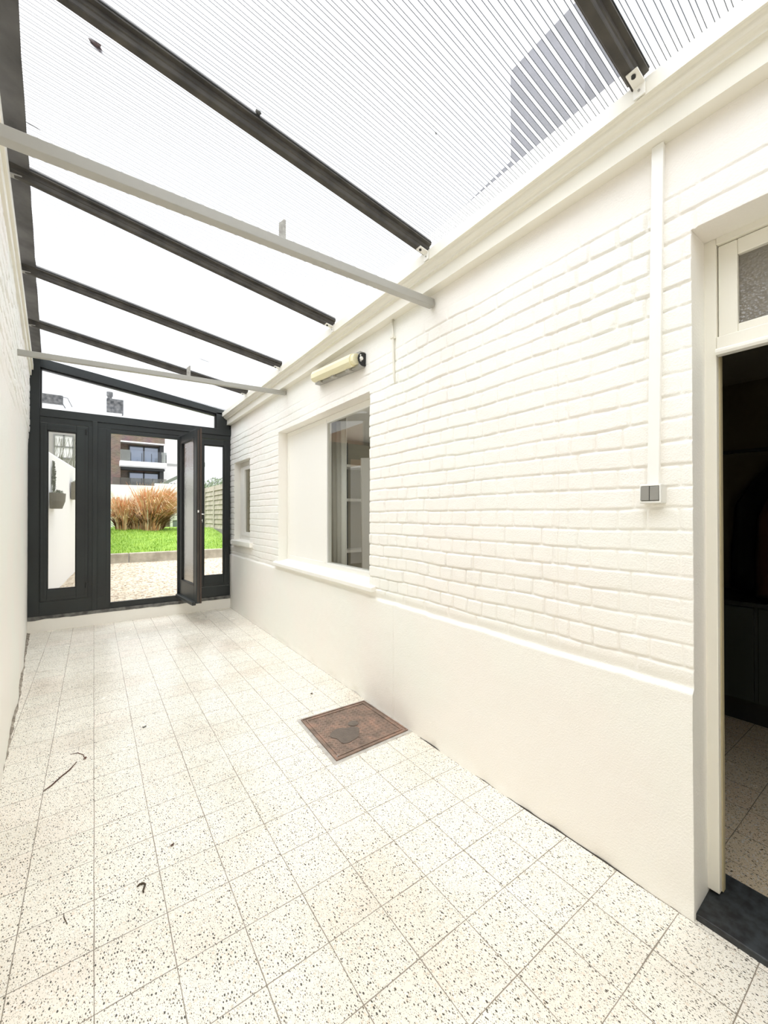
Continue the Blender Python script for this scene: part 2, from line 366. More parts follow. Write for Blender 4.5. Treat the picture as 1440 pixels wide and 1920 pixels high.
def right_height(Y, Z):
    b = brick_relief(Y, Z)
    soft = np.clip(.8+1.0*fbm(Y*1.6, Z*1.8, 21, 3), .4, 1)
    top = 1-sstep(2.38, 2.52, Z+.03*fbm(Y*4, Z*4, 3, 2)); 
    lamp = 1-sstep(.25, .0, np.abs(Y-3.1)-.45)*sstep(2.2, 2.4, Z)*.9
    jam = 1-.35*sstep(.62, .52, Y)
    low = sstep(.758, .80, Z)
    h = b*soft*top*lamp*low*jam
    h = h+.0022*fbm(Y*1.7, Z*1.7, 31, 3)+.0007*fbm(Y*30, Z*30, 41, 3)*(low*.8+.35)
    # vertical seams
    h = h-.006*np.exp(-((Y-.985+.004*fbm(Y*0, Z*9, 7, 2))/.004)**2)*low*(1-sstep(2.2, 2.35, Z))
    h = h-.006*np.exp(-((Y-2.14+.006*fbm(Y*0, Z*14, 8, 3))/.005)**2)*(1-low)
    # plinth, standing proud with a splayed top
    pt = .742+.02*sstep(2, 5.8, Y)+.006*fbm(Y*9, Z*0, 9, 3)
    pl = 1-sstep(pt-.004, pt+.020, Z)
    h = h+pl*(.016+.006*sstep(.5, 0, Z))+pl*.0018*fbm(Y*14, Z*14, 51, 4)
    h = h+.010*sstep(.05, 0, Z)*fbm(Y*8, Z*0+1, 61, 3)
    # foot of the wall wanders in plan
    h = h+sstep(.6, 0, Z)*(.012*np.exp(-((Y-1.7)/.9)**2)-.012)
    return h
def relief_wall(name, ys, zs, hf, holes, px, mats, normal, back, askew=None):
    """grid of the face (x = px(y) + normal*h) with holes cut; each hole edge is turned in to `back`"""
    Y, Z = np.meshgrid(ys, zs, indexing='ij'); H = hf(Y, Z)
    X = px(Y)+normal*H
    ny, nz = Y.shape
    verts = np.stack([X, Y, Z], -1).reshape(-1, 3)
    yc = (ys[:-1]+ys[1:])/2; zc = (zs[:-1]+zs[1:])/2
    keep = np.ones((ny-1, nz-1), bool)
    for (a, b_, c, d) in holes:
        keep &= ~(((yc > a) & (yc < b_))[:, None] & ((zc > c) & (zc < d))[None, :])
    I, J = np.nonzero(keep)
    a = I*nz+J; quads = np.stack([a, a+1, a+1+nz, a+nz], -1)
    if normal > 0: quads = quads[:, ::-1]
    # turn-ins
    extra = []; base = len(verts); vs = [verts]
    for (y0, y1, z0, z1) in holes:
        i0 = int(np.argmin(abs(ys-y0))); i1 = int(np.argmin(abs(ys-y1))); j0 = int(np.argmin(abs(zs-z0))); j1 = int(np.argmin(abs(zs-z1)))
        ring = [(i, j0) for i in range(i0, i1)]+[(i1, j) for j in range(j0, j1)]+[(i, j1) for i in range(i1, i0, -1)]+[(i0, j) for j in range(j1, j0, -1)]
        idx = np.array([i*nz+j for i, j in ring]); bv = verts[idx].copy(); bv[:, 0] = back
        n = len(idx); vs.append(bv)
        for k in range(n):
            q = (int(idx[k]), int(idx[(k+1) % n]), base+(k+1) % n, base+k)
            extra.append(q if normal > 0 else q[::-1])
        base += n
    V = np.concatenate(vs); 
    me = bpy.data.meshes.new(name); allf = quads.tolist()+[list(q) for q in extra]
    me.from_pydata(V.tolist(), [], allf)
    for x in mats: me.materials.append(x)
    me.polygons.foreach_set('use_smooth', [True]*len(quads)+[False]*len(extra))
    me.update()
    o = bpy.data.objects.new(name, me); COL.objects.link(o)
    return o
def grid_with(vals, must):
    v = np.array(sorted(set(np.round(vals, 5))))
    for mval in must:
        k = int(np.argmin(abs(v-mval))); v[k] = mval
    return v
ys = [.30]; 
y = YB
ys = list(np.arange(YB, -.43, .05))
y = -.43
while y < 6.14:
    ys.append(y); y += (.05 if y < .44 else (.0036+max(0, y-.5)*.0014))
ys.append(6.14)
ys = grid_with(ys, [q for h in OPEN for q in h[:2]])
zs = list(np.arange(-.02, .70, .016))+list(np.arange(.70, 2.56, .0042))+list(np.arange(2.56, 3.0, .03))+[3.0]
zs = grid_with(zs, [q for h in OPEN for q in h[2:]])
wr = relief_wall('wall_right', ys, zs, right_height, OPEN, lambda Y: XR+0*Y, [M['wall']], -1, 1.80)
# solid masonry behind the face, part of the same wall
mb = MB()
segs = [YB-.2]+[q for h in sorted(OPEN) for q in h[:2]]+[6.35]
g = .006
for i in range(0, len(segs), 2): mb.box(XR+.02, segs[i]+(g if i else 0), -.12, 1.86, segs[i+1]-(g if i < len(segs)-2 else 0), 3.0)
for (a, b_, c, d) in OPEN:
    mb.box(XR+.02, a-g, d+g, 1.86, b_+g, 3.0)
    if c > 0: mb.box(XR+.02, a-g, -.12, 1.86, b_+g, c-g)
core = mb.build('masonry_core', M['plaster'], wr)
tag(wr, 'cream white painted brick wall above a smooth plinth, with door and two windows', kind='structure')

# ------------------------------------------------------------------ left wall (askew), rear wall, far plinth
def left_height(Y, Z):
    b = brick_relief(Y, Z, 5)
    up = sstep(2.0, 2.2, Z+.25*fbm(Y*.8, Z*.3, 71, 2)+.0*Y)
    h = b*up*1.6+.003*fbm(Y*1.3, Z*1.3, 81, 3)+.0012*fbm(Y*16, Z*16, 91, 3)
    h = h+.03*sstep(.9, 0, Z)*(.6+.5*fbm(Y*2.3, Z*1.2, 101, 3))*sstep(0, 2, Y)*sstep(6.05, 4.6, Y)
    return h
ysl = [YB]; y = YB
while y < 6.14: ysl.append(y); y += .012+max(0, 2.2-y)*.03
ysl.append(6.14); ysl = np.array(sorted(set(ysl)))
zsl = np.array(list(np.arange(-.02, 1.7, .03))+list(np.arange(1.7, 3.0, .009))+[3.0])
wl = relief_wall('wall_left', ysl, zsl, left_height, [], lambda Y: -.61+(6.1-Y)*.065, [M['wall']], 1, -1)
mb = MB(); mb.hexa([(xl(YB)-.25, YB-.2, -.12), (xl(YB)-.004, YB-.2, -.12), (xl(6.35)-.004, 6.35, -.12), (xl(6.35)-.25, 6.35, -.12),
                    (xl(YB)-.25, YB-.2, 3.0), (xl(YB)-.004, YB-.2, 3.0), (xl(6.35)-.004, 6.35, 3.0), (xl(6.35)-.25, 6.35, 3.0)])
mb.build('masonry_core', M['plaster'], wl)
tag(wl, 'white painted wall at the left edge, brick above and smooth below', kind='structure')
wb = box('wall_back', (-.6, YB-.2, -.12, 1.64, YB, 3.0), M['plaster']); tag(wb, 'white wall behind the camera', kind='structure')
# low upstand under the dark screen
def upstand():
    mb = MB(); n = 60
    for i in range(n):
        x0 = -.62+2.29*i/n; x1 = -.62+2.29*(i+1)/n
        def top(x): return .150-.004*x+.004*noise.noise(Vector((x*9, 0, 0)))
        def fr(x): return YE-.012+.006*noise.noise(Vector((x*6, 3, 0)))
        mb.hexa([(x0, fr(x0)-.006, -.02), (x1, fr(x1)-.006, -.02), (x1, YE+.2, -.02), (x0, YE+.2, -.02),
                 (x0, fr(x0), top(x0)-.012), (x1, fr(x1), top(x1)-.012), (x1, YE+.2, top(x1)-.012), (x0, YE+.2, top(x0)-.012)])
    return mb.build('wall_far', M['plaster'])
tag(upstand(), 'low white upstand below the dark glazed screen', kind='structure')
def ledge():
    mb = MB(); n = 70
    for i in range(n):
        x0 = -.61+2.27*i/n; x1 = -.61+2.27*(i+1)/n
        def b(x): return .137+.010*noise.noise(Vector((x*8, 7, 0)))
        def f(x): return YE-.016+.010*noise.noise(Vector((x*13, 9, 0)))
        mb.hexa([(x0, f(x0), b(x0)), (x1, f(x1), b(x1)), (x1, YE+.15, b(x1)), (x0, YE+.15, b(x0)),
                 (x0, f(x0), .176), (x1, f(x1), .176), (x1, YE+.15, .176), (x0, YE+.15, .176)])
    return mb.build('trim_3', M['stone'])
tag(ledge(), 'rough grey stone strip under the dark door frame', kind='structure')
# mortar heaped where the left wall meets the floor
def skirting(name, xf, y0, y1, n, w, sgn, mt):
    mb = MB()
    for i in range(n):
        a = y0+(y1-y0)*i/n; b = y0+(y1-y0)*(i+1)/n
        def ww(y): return w*(.7+.9*abs(noise.noise(Vector((y*6, w*50, 0)))))
        mb.add([(xf(a)-sgn*.03, a, -.01), (xf(a)+sgn*ww(a), a, -.004), (xf(a)-sgn*.03, a, ww(a)*.9+.004), (xf(b)-sgn*.03, b, -.01), (xf(b)+sgn*ww(b), b, -.004), (xf(b)-sgn*.03, b, ww(b)*.9+.004)],
               [(0, 1, 2), (3, 5, 4), (0, 3, 4, 1), (1, 4, 5, 2), (2, 5, 3, 0)])
    return mb.build(name, mt)
tag(skirting('baseboard_right', lambda y: XR-.014+.012*(1-math.exp(-((y-1.7)/.9)**2)), .51, 6.08, 160, .011, -1, M['cement']), 'thin mortar fillet along the foot of the right wall', kind='structure')

gapm = MB(); nn = 60  # thin dark strip along the foot of the right wall
for i in range(nn):
    a = .52+1.35*i/nn; b = .52+1.35*(i+1)/nn
    f = lambda y: XR-.0155+.012*(1-math.exp(-((y-1.7)/.9)**2))-.004
    wd = lambda y: .004+.007*max(0, noise.noise(Vector((y*4, 2, 0)))+.35)*math.sin(math.pi*min(1, max(0, (y-.5)/1.38)))
    gapm.hexa([(f(a)-wd(a), a, -.01), (f(a)+.02, a, -.01), (f(b)+.02, b, -.01), (f(b)-wd(b), b, -.01), (f(a)-wd(a), a, .0012), (f(a)+.02, a, .0012), (f(b)+.02, b, .0012), (f(b)-wd(b), b, .0012)])
tag(gapm.build('trim_5', mat('dark_gap', (.05, .043, .033), .95)), 'dark gap strip between the floor tiles and the right wall near the camera', kind='structure')
ML = mat('dirty_mortar', (.42, .37, .30), .95, bump=.9, bscale=70, col2=(.17, .14, .11), vscale=26)
tag(skirting('baseboard_left', lambda y: xl(y)+.02+.01*math.sin(y*1.9)*max(0, min(1, (6-y)/2)), .5, 6.05, 200, .018, 1, ML), 'rough dirty mortar line along the foot of the left wall', kind='structure')

# ------------------------------------------------------------------ cornice (trim_1) and left wall plate (trim_2)
prof = [(1.66, 2.627), (1.560, 2.627), (1.560, 2.632), (1.564, 2.634), (1.564, 2.700), (1.560, 2.704), (1.545, 2.704), (1.545, 2.711), (1.540, 2.716),
        (1.533, 2.718), (1.526, 2.722), (1.521, 2.730), (1.519, 2.738), (1.512, 2.741), (1.508, 2.744), (1.508, 2.741), (1.498, 2.741), (1.498, 2.798), (1.506, 2.802), (1.66, 2.802)]
mb = MB()
n = 90
for i in range(n):
    a = YB+(6.10-YB)*i/n; b = YB+(6.10-YB)*(i+1)/n
    w = lambda y, p: (p[0]+(.0016*noise.noise(Vector((y*2.2, p[1]*30, 0))) if p[0] < 1.6 else 0), y, p[1]+(.003*noise.noise(Vector((y*1.1, 5, 0)))+ .006*max(0,(y-1))/5))
    A = [w(a, p) for p in prof]; B = [w(b, p) for p in prof]; k = len(prof)
    fs = [(q, (q+1) % k, k+(q+1) % k, k+q) for q in range(k)]
    if i == 0: fs.append(tuple(range(k))[::-1])
    if i == n-1: fs.append(tuple(range(k, 2*k)))
    mb.add(A+B, fs)
cornice = mb.build('trim_1', M['wood']); tag(cornice, 'moulded cream wooden cornice along the top of the right wall', kind='structure')
mb = MB()
def plate(mb, o0, o1, z0, z1):
    mb.hexa([(xl(YB)+o0, YB, z0), (xl(YB)+o1, YB, z0), (xl(6.06)+o1, 6.06, z0+.02), (xl(6.06)+o0, 6.06, z0+.02),
             (xl(YB)+o0, YB, z1), (xl(YB)+o1, YB, z1), (xl(6.06)+o1, 6.06, z1), (xl(6.06)+o0, 6.06, z1)])
plate(mb, -.01, .030, 2.90, 3.03); plate(mb, -.01, .046, 2.965, 3.045)
lp = mb.build('trim_2', M['wood'], bevel=.003); tag(lp, 'cream wooden wall plate along the top of the left wall', kind='structure')

# ------------------------------------------------------------------ roof
# lead flashing lying on the left edge of the roof
mb = MB(); n = 60
for i in range(n):
    a = YB+(6.16-YB)*i/n; b = YB+(6.16-YB)*(i+1)/n
    e = lambda y: max(xl(y)+.118, xl(y)+.118)+.005*noise.noise(Vector((y*9, 0, 0)))
    def P(x, y, dz): return (x, y, zr(x)+ZS-.012+dz)
    xa0, xb0 = xl(a)-.12, xl(b)-.12
    mb.hexa([P(xa0, a, 0), P(e(a), a, 0), P(e(b), b, 0), P(xb0, b, 0), P(xa0, a, .006), P(e(a), a, .006), P(e(b), b, .006), P(xb0, b, .006)])
fl_ = mb.build('roof_flashing', M['flash']); tag(fl_, 'dark weathered metal flashing strip covering the left edge of the roof', 'flashing')

BARS = [-.47, .62, 1.70, 2.79, 3.88, 4.97]
def bar_mesh_profile():
    # (dy, dz) around the section, underside at dz=0
    return [(-.013, 0), (.013, 0), (.015, .004), (.015, .020), (.019, .024), (.019, .040), (.034, .044), (.034, .052), (-.034, .052), (-.034, .044), (-.019, .040), (-.019, .024), (-.015, .020), (-.015, .004)]
def make_bar(y, label):
    x0, x1 = xl(y)+.02, 1.512
    t = thing('roof_glazing_bar', ((x0+x1)/2, y, zr((x0+x1)/2)), label, 'roof bar', 'roof glazing bars')
    def add(prof, name, mt, dz=0, xx0=x0, xx1=x1):
        mb = MB(); mb.prism(prof, lambda p: (xx0, y+p[0], zr(xx0)+p[1]+dz), lambda p: (xx1, y+p[0], zr(xx1)+p[1]+dz)); return mb.build(name, mt, t)
    add(bar_mesh_profile(), 'rafter', M['alu'])
    add([(-.036, .0525), (-.028, .0525), (-.028, .057), (-.036, .057)], 'gasket', M['gasket'])
    add([(.028, .0525), (.036, .0525), (.036, .057), (.028, .057)], 'gasket', M['gasket'])
    add([(-.032, .062), (.032, .062), (.028, .072), (-.028, .072)], 'cap', M['alu'])
    for xx, s in ((x1, 1), (x0, -1)):
        mb = MB()
        if s > 0:
            z = zr(1.47); mb.hexa([(1.435, y-.030, zr(1.435)-.004), (1.492, y-.030, zr(1.492)-.004), (1.492, y+.006, zr(1.492)-.004), (1.435, y+.006, zr(1.435)-.004),
                                   (1.435, y-.030, zr(1.435)), (1.492, y-.030, zr(1.492)), (1.492, y+.006, zr(1.492)), (1.435, y+.006, zr(1.435))])
            mb.box(1.490, y-.030, 2.745, 1.4945, y+.006, zr(1.492))
            o = mb.build('bracket', M['woodw'], t)
            mb = MB(); mb.tube([(1.45, y-.012, zr(1.45)-.010), (1.45, y-.012, zr(1.45)-.003)], .007, 8); mb.build('bolt', M['black'], o)
            mb = MB(); mb.tube([(1.487, y-.012, 2.765), (1.491, y-.012, 2.765)], .004, 8); mb.build('bolt', M['galv'], o)
        else:
            mb.box(x0-.016, y-.018, zr(x0)-.006, x0+.07, y+.018, zr(x0)-.001); mb.build('bracket', M['galv'], t)
    return t
lab = {-.47: None, .62: 'weathered metal roof bar at the top right, nearest of the sloping bars', 1.70: 'weathered metal roof bar second from the camera, crossing above the near tie beam',
       2.79: 'weathered metal roof bar third from the camera, just beyond the near tie beam', 3.88: 'weathered metal roof bar fourth from the camera, ending right of the wall lamp', 4.97: 'weathered metal roof bar farthest from the camera, above the far tie beam'}
for y in BARS[1:]: make_bar(y, lab[y])

def sheet_mat():
    m = bpy.data.materials.new('clear_polycarbonate'); m.use_nodes = True; t = m.node_tree; L = t.links.new
    for n in list(t.nodes): t.nodes.remove(n)
    N = lambda k: t.nodes.new(k)
    o = N('ShaderNodeOutputMaterial'); tr = N('ShaderNodeBsdfTransparent'); tr.inputs[0].default_value = (.97, .98, 1, 1)
    tl = N('ShaderNodeBsdfTranslucent'); tl.inputs[0].default_value = (.9, .9, .9, 1)
    df = N('ShaderNodeBsdfDiffuse'); df.inputs[0].default_value = (.42, .40, .36, 1)
    gl = N('ShaderNodeBsdfGlossy'); gl.inputs['Roughness'].default_value = .08
    c = N('ShaderNodeNewGeometry'); mp = N('ShaderNodeMapping'); mp.inputs['Scale'].default_value = (1.0, 5, 1); L(c.outputs['Position'], mp.inputs[0])
    n1 = N('ShaderNodeTexNoise'); n1.inputs['Scale'].default_value = 5; n1.inputs['Detail'].default_value = 8; n1.inputs['Roughness'].default_value = .7; L(mp.outputs[0], n1.inputs['Vector'])
    r1 = N('ShaderNodeMapRange'); r1.inputs['From Min'].default_value = .60; r1.inputs['From Max'].default_value = .78; r1.inputs['To Max'].default_value = .22; L(n1.outputs['Fac'], r1.inputs[0])
    m1 = N('ShaderNodeMixShader'); m1.inputs[0].default_value = .07; L(tr.outputs[0], m1.inputs[1]); L(tl.outputs[0], m1.inputs[2])
    m2 = N('ShaderNodeMixShader'); L(r1.outputs[0], m2.inputs[0]); L(m1.outputs[0], m2.inputs[1]); L(df.outputs[0], m2.inputs[2])
    m3 = N('ShaderNodeMixShader'); m3.inputs[0].default_value = .04; L(m2.outputs[0], m3.inputs[1]); L(gl.outputs[0], m3.inputs[2])
    L(m3.outputs[0], o.inputs[0]); return m
def rib_mat(name, tl_col, f, rough=.2):
    m = bpy.data.materials.new(name); m.use_nodes = True; t = m.node_tree; L = t.links.new
    for n in list(t.nodes): t.nodes.remove(n)
    o = t.nodes.new('ShaderNodeOutputMaterial'); tr = t.nodes.new('ShaderNodeBsdfTransparent'); tl = t.nodes.new('ShaderNodeBsdfTranslucent'); tl.inputs[0].default_value = (*tl_col, 1)
    mx = t.nodes.new('ShaderNodeMixShader'); mx.inputs[0].default_value = f
    L(tr.outputs[0], mx.inputs[1]); L(tl.outputs[0], mx.inputs[2]); L(mx.outputs[0], o.inputs[0]); return m
M['sheet'] = sheet_mat()
M['rib'] = rib_mat('polycarbonate_rib', (.95, .96, .98), .65)
M['ribline'] = rib_mat('polycarbonate_rib_edge', (.05, .05, .05), .93)
SHEETS = [(-1.22, -.50, None), (-.44, .585, 'clear ribbed roof sheet in the top right corner, nearest the camera'), (.655, 1.665, 'clear ribbed roof sheet between the two nearest roof bars, a chimney seen through it'),
          (1.735, 2.755, 'clear ribbed roof sheet above the near white tie beam'), (2.825, 3.845, 'clear ribbed roof sheet between the third and fourth roof bars'),
          (3.915, 4.935, 'clear ribbed roof sheet between the fourth and farthest roof bars'), (5.005, 6.13, 'clear ribbed roof sheet next to the dark glazed screen, above the far tie beam')]
for (y0, y1, lb) in SHEETS:
    mb = MB()
    def q(x0_, x1_, a, b, dz, th):
        z = lambda x: zr(x)+ZS+dz
        mb.hexa([(x0_, a, z(x0_)), (x1_, a, z(x1_)), (x1_, b, z(x1_)), (x0_, b, z(x0_)), (x0_, a, z(x0_)+th), (x1_, a, z(x1_)+th), (x1_, b, z(x1_)+th), (x0_, b, z(x0_)+th)])
    xs = xl(y0)-.05; xe = 1.63
    z = lambda x, dz: zr(x)+ZS+dz
    mb.cur = 0
    mb.add([(xs, y0, z(xs, 0)), (xe, y0, z(xe, 0)), (xe, y1, z(xe, 0)), (xs, y1, z(xs, 0))], [(0, 1, 2, 3)])
    k = int((y1-y0)/.032)
    for i in range(k):
        yy = y0+.016+i*.032
        mb.cur = 1
        mb.add([(xs, yy-.005, z(xs, -.0012)), (xe, yy-.005, z(xe, -.0012)), (xe, yy+.005, z(xe, -.0012)), (xs, yy+.005, z(xs, -.0012))], [(0, 1, 2, 3)])
        mb.cur = 2
        for s in (-1, 1):
            c = yy+s*.006
            mb.add([(xs, c-.0013, z(xs, -.002)), (xe, c-.0013, z(xe, -.002)), (xe, c+.0013, z(xe, -.002)), (xs, c+.0013, z(xs, -.002))], [(0, 1, 2, 3)])
    # stiff edge so that the sheet has its 4 mm of thickness
    mb.cur = 0
    o = mb.build('roof_sheet', [M['sheet'], M['rib'], M['ribline']]); 
    tag(o, lb or 'clear ribbed roof sheet behind the camera', 'roof sheet', 'ribbed roof sheets')

# two thin steel tie beams
def tie(y, xa, za, xb, zb, s, label):
    mid = ((xa+xb)/2, y+s/2, (za+zb)/2); t = thing('tie_beam', mid, label, 'beam', 'white tie beams')
    mb = MB(); mb.hexa([(xa, y, za), (xb, y, zb), (xb, y+s, zb), (xa, y+s, za), (xa, y, za+s), (xb, y, zb+s), (xb, y+s, zb+s), (xa, y+s, za+s)])
    mb.build('steel_tube', M['beam'], t, bevel=.003)
    z = za+(zb-za)*(.695-xa)/(xb-xa)+s
    mb = MB(); mb.prism([(.680, z), (.712, z), (.712, z+.098), (.704, z+.098), (.680, z+.072)], lambda p: (p[0], y+.018, p[1]), lambda p: (p[0], y+.023, p[1])); 
    mb.build('upright_tab', M['galv'], t)
    return t
tie(1.75, xl(1.75)-.02, 2.540, 1.612, 2.551, .044, 'long pale grey steel tie beam crossing the passage nearest the camera')
tie(4.0, xl(4.0)-.01, 2.523, 1.616, 2.577, .040, 'thinner looking white tie beam crossing just before the dark glazed screen')

# debris lying on the roof sheets and bars
def flat_leaf(name, c, r, rot, mt, label, cat, onroof=True, pts=9, squash=.5, curl=.002):
    mb = MB(); vs = []; 
    for k in range(pts):
        a = 2*math.pi*k/pts; rr = r*(1+.3*math.sin(3*a+rot)+.25*random.uniform(-1, 1))
        x = math.cos(a)*rr; y = math.sin(a)*rr*squash
        X = c[0]+x*math.cos(rot)-y*math.sin(rot); Y = c[1]+x*math.sin(rot)+y*math.cos(rot)
        vs.append((X, Y, (zr(X)+ZS+.003 if onroof else .001)+curl*abs(math.sin(a*1.5))))
    n = len(vs); vs2 = [(v[0], v[1], v[2]+.0015) for v in vs]
    mb.add(vs+vs2, [tuple(range(n))[::-1], tuple(range(n, 2*n))]+[(i, (i+1) % n, n+(i+1) % n, n+i) for i in range(n)])
    o = mb.build(name, mt); tag(o, label, cat); return o
flat_leaf('roof_leaf', (.005, 1.84), .024, .5, M['leafpurple'], 'dark purplish dead leaf on the roof near the top left corner', 'leaf', squash=.8)
flat_leaf('roof_leaf', (1.140, 1.227), .0058, .5, M['moss'], 'small black speck of dirt alone on the roof sheet left of the chimney', 'dirt', squash=.8, pts=7)
flat_leaf('roof_leaf', (-.232, 2.44), .024, .1, M['moss'], 'thin grey twig bit on the roof beside the left flashing', 'twig', squash=.16)
flat_leaf('roof_leaf', (.55, 1.66), .016, .9, M['moss'], 'small dark leaf caught against the second roof bar', 'leaf', squash=.7)
flat_leaf('roof_leaf', (.93, 4.50), .055, .05, M['moss'], 'long dark leaf fragment on the roof between the two farthest bars', 'leaf', squash=.12)

# ------------------------------------------------------------------ dark glazed screen at the far end (door_1)
D = thing('door_1', (.5, YE, .16), 'charcoal painted glazed garden door screen closing the far end', kind='structure')
zt = lambda x: 3.075-(x+.587)*.1185      # top edge of the screen follows the roof
mb = MB()
y0, y1 = YE, YE+.09
xL, xRr = xl(6.1)-.02, 1.66
mb.hexa([(xL, y0, .176), (-.508, y0, .176), (-.508, y1, .176), (xL, y1, .176), (xL, y0, 3.14), (-.508, y0, 3.14), (-.508, y1, 3.14), (xL, y1, 3.14)])
def bottom_top_bar(xa, xb, za, zb, zc, zd, yy0=y0, yy1=y1):
    mb.hexa([(xa, yy0, za), (xb, yy0, zb), (xb, yy1, zb), (xa, yy1, za), (xa, yy0, zc), (xb, yy0, zd), (xb, yy1, zd), (xa, yy1, zc)])
bottom_top_bar(-.508, 1.58, 3.045, 2.760, 3.150, 2.850)          # sloping head
mb.box(-.508, y0-.012, 2.478, 1.66, y1, 2.568)                   # transom, slightly proud
mb.box(1.421, y0, 2.568, 1.66, y1, 2.80)                         # right cheek of the transom light
mb.box(1.60, y0, .176, 1.67, y1, 2.63)
mb.box(-.508, y0, .176, .172, y1, .335)                          # bottom rail left
mb.box(1.15, y0, .176, 1.60, y1, .322)                           # bottom rail right
mb.box(-.508, y0, 2.412, 1.60, y1, 2.478)                        # head of the sashes
mb.box(-.060, y0, .335, .172, y1, 2.412)                         # left mullion
mb.box(-.013, y0-.014, .176, .035, y0+.01, 2.478)                # cover strip
mb.box(.935, y0, .176, 1.182, y1, 2.412)                         # right mullion
mb.box(.172, y0, .176, .935, y1, .238)                           # threshold
mb.box(.172, y0+.004, 2.375, .935, y1, 2.412)
mb.box(-.508, y0, .335, -.500, y1, 2.412)
mb.build('frame', M['dark'], D, bevel=.003)
# rebates around the opening (deeper, nearly black)
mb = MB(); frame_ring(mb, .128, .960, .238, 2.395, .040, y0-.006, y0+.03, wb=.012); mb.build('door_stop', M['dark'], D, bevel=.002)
# glazing bead of the transom light and its pane
mb = MB()
for (xa, xb, za, zb) in ((-.508, 1.421, 3.030, 2.752),): mb.hexa([(xa, y0+.03, za), (xb, y0+.03, zb), (xb, y1, zb), (xa, y1, za), (xa, y0+.03, za+.03), (xb, y0+.03, zb+.03), (xb, y1, zb+.03), (xa, y1, za+.03)])
mb.box(-.508, y0+.03, 2.568, -.495, y1, 3.04); mb.box(1.408, y0+.03, 2.568, 1.421, y1, 2.78); mb.box(-.495, y0+.03, 2.568, 1.408, y1, 2.578)
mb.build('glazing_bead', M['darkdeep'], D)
mb = MB(); mb.add([(-.5, YE+.05, 2.57), (1.415, YE+.05, 2.57), (1.415, YE+.05, 2.77), (-.5, YE+.05, 3.055)], [(0, 1, 2, 3)])
mb.build('transom_pane', M['glass'], D)
def sash(x0, x1, z0, z1, gx0, gx1, gz0, gz1, knob=None):
    mb = MB(); yy0, yy1 = YE-.014, YE+.05
    mb.box(x0, yy0, z0, gx0-.012, yy1, z1); mb.box(gx1+.012, yy0, z0, x1, yy1, z1)
    mb.box(gx0-.012, yy0, z0, gx1+.012, yy1, gz0-.012); mb.box(gx0-.012, yy0, gz1+.012, gx1+.012, yy1, z1)
    s = mb.build('side_sash', M['dark'], D, bevel=.004)
    mb = MB(); frame_ring(mb, x0-.006, x1+.006, z0-.008, z1+.008, .006, YE-.002, YE+.004); frame_ring(mb, x0+.028, x1-.028, z0+.034, z1-.034, .004, YE-.0152, YE-.013); mb.build('shadow_line', M['darkdeep'], s)  # black strips stand in for the shadow lines around and inside the sash
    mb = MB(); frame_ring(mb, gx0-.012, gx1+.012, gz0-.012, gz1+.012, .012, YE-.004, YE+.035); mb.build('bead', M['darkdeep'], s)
    mb = MB(); mb.box(gx0-.002, YE+.02, gz0-.002, gx1+.002, YE+.024, gz1+.002)
    p = MB(); p.add([(gx0, YE+.022, gz0), (gx1, YE+.022, gz0), (gx1, YE+.022, gz1), (gx0, YE+.022, gz1)], [(0, 1, 2, 3)]); p.build('pane', M['glass'], s)
    return s
s1 = sash(-.500, -.057, .345, 2.400, -.430, -.181, .480, 2.310)
s2 = sash(1.190, 1.590, .335, 2.400, 1.262, 1.510, .488, 2.312)
for z in (2.30, .46):
    mb = MB(); mb.tube([(-.078, YE-.018, z), (-.078, YE-.018, z+.07)], .007, 8); mb.build('hinge', M['darkdeep'], s1)
# open leaf, swung into the passage
ax, ay = .945, YE-.005; bx, by = 1.020, 5.375
dv = Vector((bx-ax, by-ay, 0)); Lf = dv.length; dv.normalize(); nv = Vector((-dv.y, dv.x, 0))   # nv points to +x side
if nv.x < 0: nv = -nv
def LP(u, n_, z): p = Vector((ax, ay, 0))+dv*u+nv*n_; return (p.x, p.y, z)
def lbox(mb, u0, u1, n0, n1, z0, z1):
    mb.hexa([LP(u0, n0, z0), LP(u1, n0, z0), LP(u1, n1, z0), LP(u0, n1, z0), LP(u0, n0, z1), LP(u1, n0, z1), LP(u1, n1, z1), LP(u0, n1, z1)])
mb = MB(); zb0, zt0 = .252, 2.395
lbox(mb, 0, .085, 0, .040, zb0, zt0); lbox(mb, Lf-.10, Lf, 0, .040, zb0, zt0)
lbox(mb, .085, Lf-.10, 0, .040, zb0, .46); lbox(mb, .085, Lf-.10, 0, .040, 2.30, zt0)
lbox(mb, -.005, Lf-.02, .040, .055, zb0+.02, zt0-.01)
leaf = mb.build('door_leaf', M['dark'], D, bevel=.003)
mb = MB(); lbox(mb, Lf-.012, Lf+.004, .040, .062, zb0, zt0+.01); lbox(mb, Lf-.008, Lf+.0015, .014, .028, zb0+.02, zt0-.02); mb.build('edge_strip', mat('edge_brown', (.055, .035, .025), .5), leaf)
mb = MB(); lbox(mb, -.01, Lf-.01, -.045, .0, zb0-.02, zb0+.022); mb.build('drip_bar', M['dark'], leaf, bevel=.004)
mb = MB()
for (a, b_, c, d) in ((.085, .097, .46, 2.30), (Lf-.112, Lf-.10, .46, 2.30), (.085, Lf-.10, .46, .472), (.085, Lf-.10, 2.288, 2.30)): lbox(mb, a, b_, -.002, .02, c, d)
mb.build('bead', M['darkdeep'], leaf)
mb = MB(); mb.add([LP(.09, .018, .465), LP(Lf-.105, .018, .465), LP(Lf-.105, .018, 2.295), LP(.09, .018, 2.295)], [(0, 1, 2, 3)]); mb.build('pane', M['obsc'], leaf)
mb = MB(); hz = 1.345
lbox(mb, Lf-.068, Lf-.040, .055, .060, hz-.12, hz+.05)
